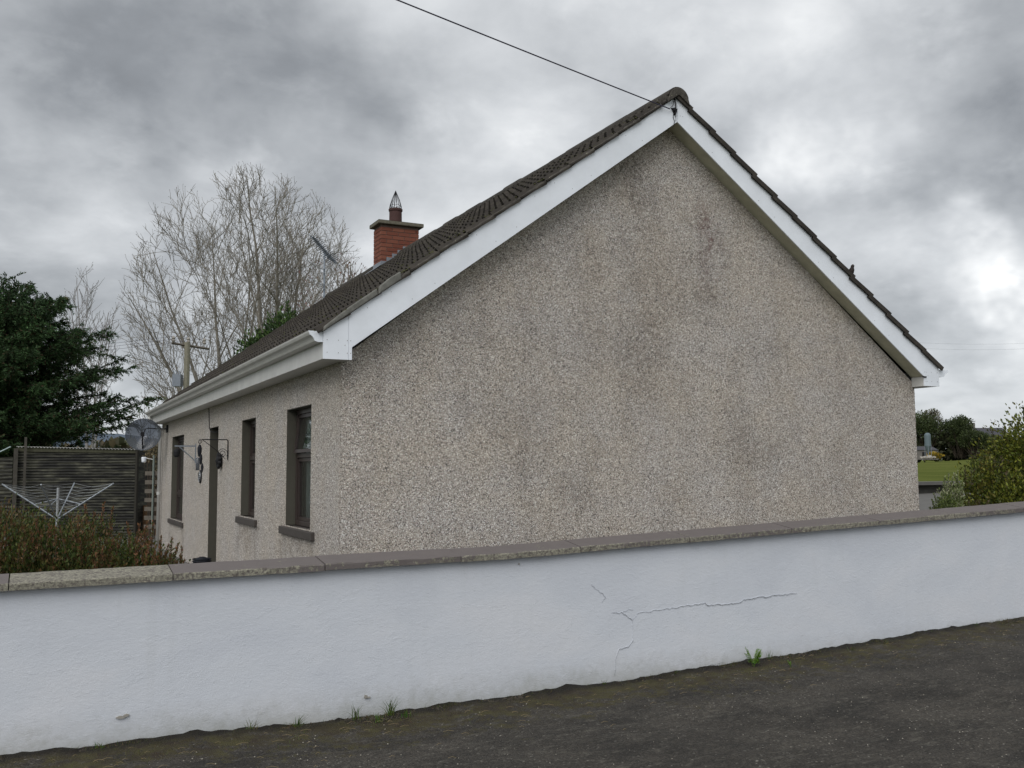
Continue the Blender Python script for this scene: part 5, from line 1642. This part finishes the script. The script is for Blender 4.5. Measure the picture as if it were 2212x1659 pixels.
# ------------------------------------------------------------------ right-hand view: low wall, field, farm
wx, wy = lat(35, 2005)
lw = empty('low_concrete_wall', (wx, wy, .3), 'low grey concrete wall dividing the yard from the field', 'wall')
ux, uy = lat(34, 1880); vx_, vy_ = lat(38, 2320)
a_ = Vector((ux, uy, 0)); b_ = Vector((vx_, vy_, 0)); dd = (b_ - a_).normalized(); nn = Vector((dd.y, -dd.x, 0))
def ribbon(root, name, mat, off0, off1, z0, z1):
    m = MB(); q = [a_ + nn * off0, b_ + nn * off0, b_ + nn * off1, a_ + nn * off1]
    m.add([v + Vector((0, 0, z0)) for v in q] + [v + Vector((0, 0, z1)) for v in q], [(0, 3, 2, 1), (4, 5, 6, 7), (0, 1, 5, 4), (1, 2, 6, 5), (2, 3, 7, 6), (3, 0, 4, 7)]); part(m, name, mat, root)
ribbon(lw, 'wall_body', simple('dark_wall_render', (.05, .048, .042), .9, var=.3, scale=2), .0, -.3, .2, .78)  # wall face darker than its coping
ribbon(lw, 'coping', CONCG, .25, -.45, .785, .90)

def leafy_tree(name, label, D, u, H, rad, pal, seed, n=3500, leaf=.45, group=None, trunk_h=.35):
    gx, gy = lat(D, u); gz = hyard(gx, gy); rs = random.Random(seed)
    bl = []
    for i in range(9):
        a = rs.uniform(0, 6.28); q = rs.uniform(0, .6); z = gz + H * rs.uniform(.42, .80)
        bl.append((gx + math.cos(a) * rad * q, gy + math.sin(a) * rad * q, z, rad * rs.uniform(.35, .55), rad * rs.uniform(.35, .55), H * rs.uniform(.13, .2)))
    r = shrub(name, label, 'tree', (gx, gy, gz), bl, n, leaf, pal, 0, group=group, twig=.05, shell=.85)
    return r
DG = [(.045, .065, .022), (.06, .085, .028), (.035, .05, .02), (.08, .10, .04)]
leafy_tree('leafy_tree', 'tall thin-leaved tree at the far side of the field beside the house corner', 265, 1990, 13.5, 7, DG, 3, 6000, .55, 'trees across the field')
gx, gy = lat(268, 2014); gz = hyard(gx, gy)
bare_tree('sparse_tree', 'half bare tree with a rounded outline next to the farm silo', (gx, gy, gz), (gx, gy, gz + 7.5), (3.8, 3.8, 6), [st(0, 0, 0, 0, 0, .3), st(0, 0, .3, .1, 0, .2), st(0, 0, -.3, .1, 0, .2), st(0, 0, .1, -.3, 0, .2)], 4, 41, twig_r=.045, buds=(.12, .12, .05), kids=(10, 7, 4), mat=BARKD, budsize=.5, group='trees across the field')
leafy_tree('leafy_tree', 'round dark leafy tree across the field right of the silo', 260, 2072, 12.0, 5.2, DG, 5, 9000, .5, 'trees across the field')
leafy_tree('leafy_tree', 'low dark tree behind the golden shrub at the field edge', 255, 2110, 8.0, 5.5, DG, 8, 5000, .5, 'trees across the field')
mass('far_hedge', 'dark hedge line along the top of the field', 'hedge', 262, 1960, 2330, 9.0, 9000, 1.3, [(.05, .06, .03), (.07, .08, .035), (.04, .05, .025), (.085, .085, .05)], 14, z0=3.0, jag=1.4)
# farm silo (meal bin) on legs
gx, gy = lat(230, 2002); gz = hyard(gx, gy)
si = empty('feed_silo', (gx, gy, gz), 'grey-blue hopper-bottomed feed silo at the farm across the field', 'silo')
m = MB(); m.lathe([(0, 6.0), (.35, 5.95), (.68, 5.6), (.72, 5.3), (.72, 2.9), (.20, 1.3), (0, 1.3)], (gx, gy, gz), 18); part(m, 'bin', simple('bluegrey_steel', (.13, .17, .19), .5, .2), si)
for s1, s2 in ((-1, -1), (-1, 1), (1, -1), (1, 1)):
    m = MB(); m.tube([(gx + s1 * .5, gy + s2 * .5, gz), (gx + s1 * .5, gy + s2 * .5, gz + 3.2)], .06, 5); part(m, 'leg', GREYM, si)
def farm_building(name, label, D, u0, u1, h, rh, wallm, roofm, depth=8):
    a0 = lat(D, u0); a1 = lat(D, u1); z = hyard(*a0) - .3
    A_ = Vector((a0[0], a0[1], z)); B_ = Vector((a1[0], a1[1], z)); n_ = fa * depth
    root = empty(name, A_, label, 'building')
    m = MB(); q = [A_, B_, B_ + n_, A_ + n_]; m.add(q + [v + Vector((0, 0, h)) for v in q], [(0, 1, 5, 4), (1, 2, 6, 5), (2, 3, 7, 6), (3, 0, 4, 7)]); part(m, 'walls', wallm, root)
    m = MB(); e = [v + Vector((0, 0, h)) for v in q]; r0 = (e[0] + e[3]) / 2 + Vector((0, 0, rh)); r1 = (e[1] + e[2]) / 2 + Vector((0, 0, rh)); m.add([e[0] - fa * .3, e[1] - fa * .3, r1, r0, e[3], e[2]], [(0, 1, 2, 3), (3, 2, 5, 4), (0, 3, 4), (1, 5, 2)]); part(m, 'roof', roofm, root)
    return root, A_, B_
r1_, A_, B_ = farm_building('farm_shed', 'low grey farm shed with dark openings behind the silo', 245, 1960, 2024, 2.4, 1.0, FARW, FARR)
m = MB()
for t in (.45, .62, .9): p = A_.lerp(B_, t) - fa * .05; m.prism([(p.x, p.y), (p.x + la.x * .9, p.y + la.y * .9), (p.x + la.x * .9 - fa.x * .05, p.y + la.y * .9 - fa.y * .05), (p.x - fa.x * .05, p.y - fa.y * .05)], 2, p.z + .4, p.z + 1.9)
part(m, 'doorway', UNDER, r1_)
r2_, A_, B_ = farm_building('farmhouse', 'distant farmhouse roof with chimneys beyond the golden shrub', 300, 2075, 2180, 7.2, 2.6, FARW, FARR, 9)
for t, zt_ in ((.12, 12.3), (.36, 12.6)):
    m = MB(); p = A_.lerp(B_, t) + fa * 4.5; m.box((p.x - .9, p.y - .6, p.z + 8.6), (p.x + .9, p.y + .6, p.z + zt_ - 1.2)); m.tube([(p.x, p.y, p.z + zt_ - 1.3), (p.x, p.y, p.z + zt_ - .6)], .25, 8); part(m, 'chimney_stack', FARW, r2_)
shrub('gorse_bush', 'yellow flowering gorse bush beside the farm sheds', 'bush', (*lat(240, 2012), 3.2), [(*lat(240, 2014), 4.1, 1.6, 1.2, .7), (*lat(240, 2022), 3.9, 1.4, 1.2, .5)], 900, .35, [(.5, .33, .03), (.35, .25, .03), (.10, .11, .03)], 0, shell=.6, twig=.03)
for i, (u, s, lb) in enumerate([(1995, .6, 'rounded pale boulder left of the silo'), (2003, .75, 'broad pale boulder under the silo'), (2014, .5, 'small boulder right of the silo'), (1988, .5, 'boulder nearest the house corner')]):
    gx, gy = lat(222, u); gz = hyard(gx, gy); m = MB(); k = 8
    pr_ = [(0, 0), (s, .05), (s * .95, s * .4), (s * .6, s * .75), (0, s * .85)]; m.lathe(pr_, (gx, gy, gz), k); m.v = [(x + random.gauss(0, .08), y + random.gauss(0, .08), z + random.gauss(0, .05)) for x, y, z in m.v]
    tag(m.build('boulder', STONE), lb + ' at the top of the field', 'boulder', 'pale boulders across the field')

print('tree faces', NFT, 'total objects', len(bpy.data.objects))
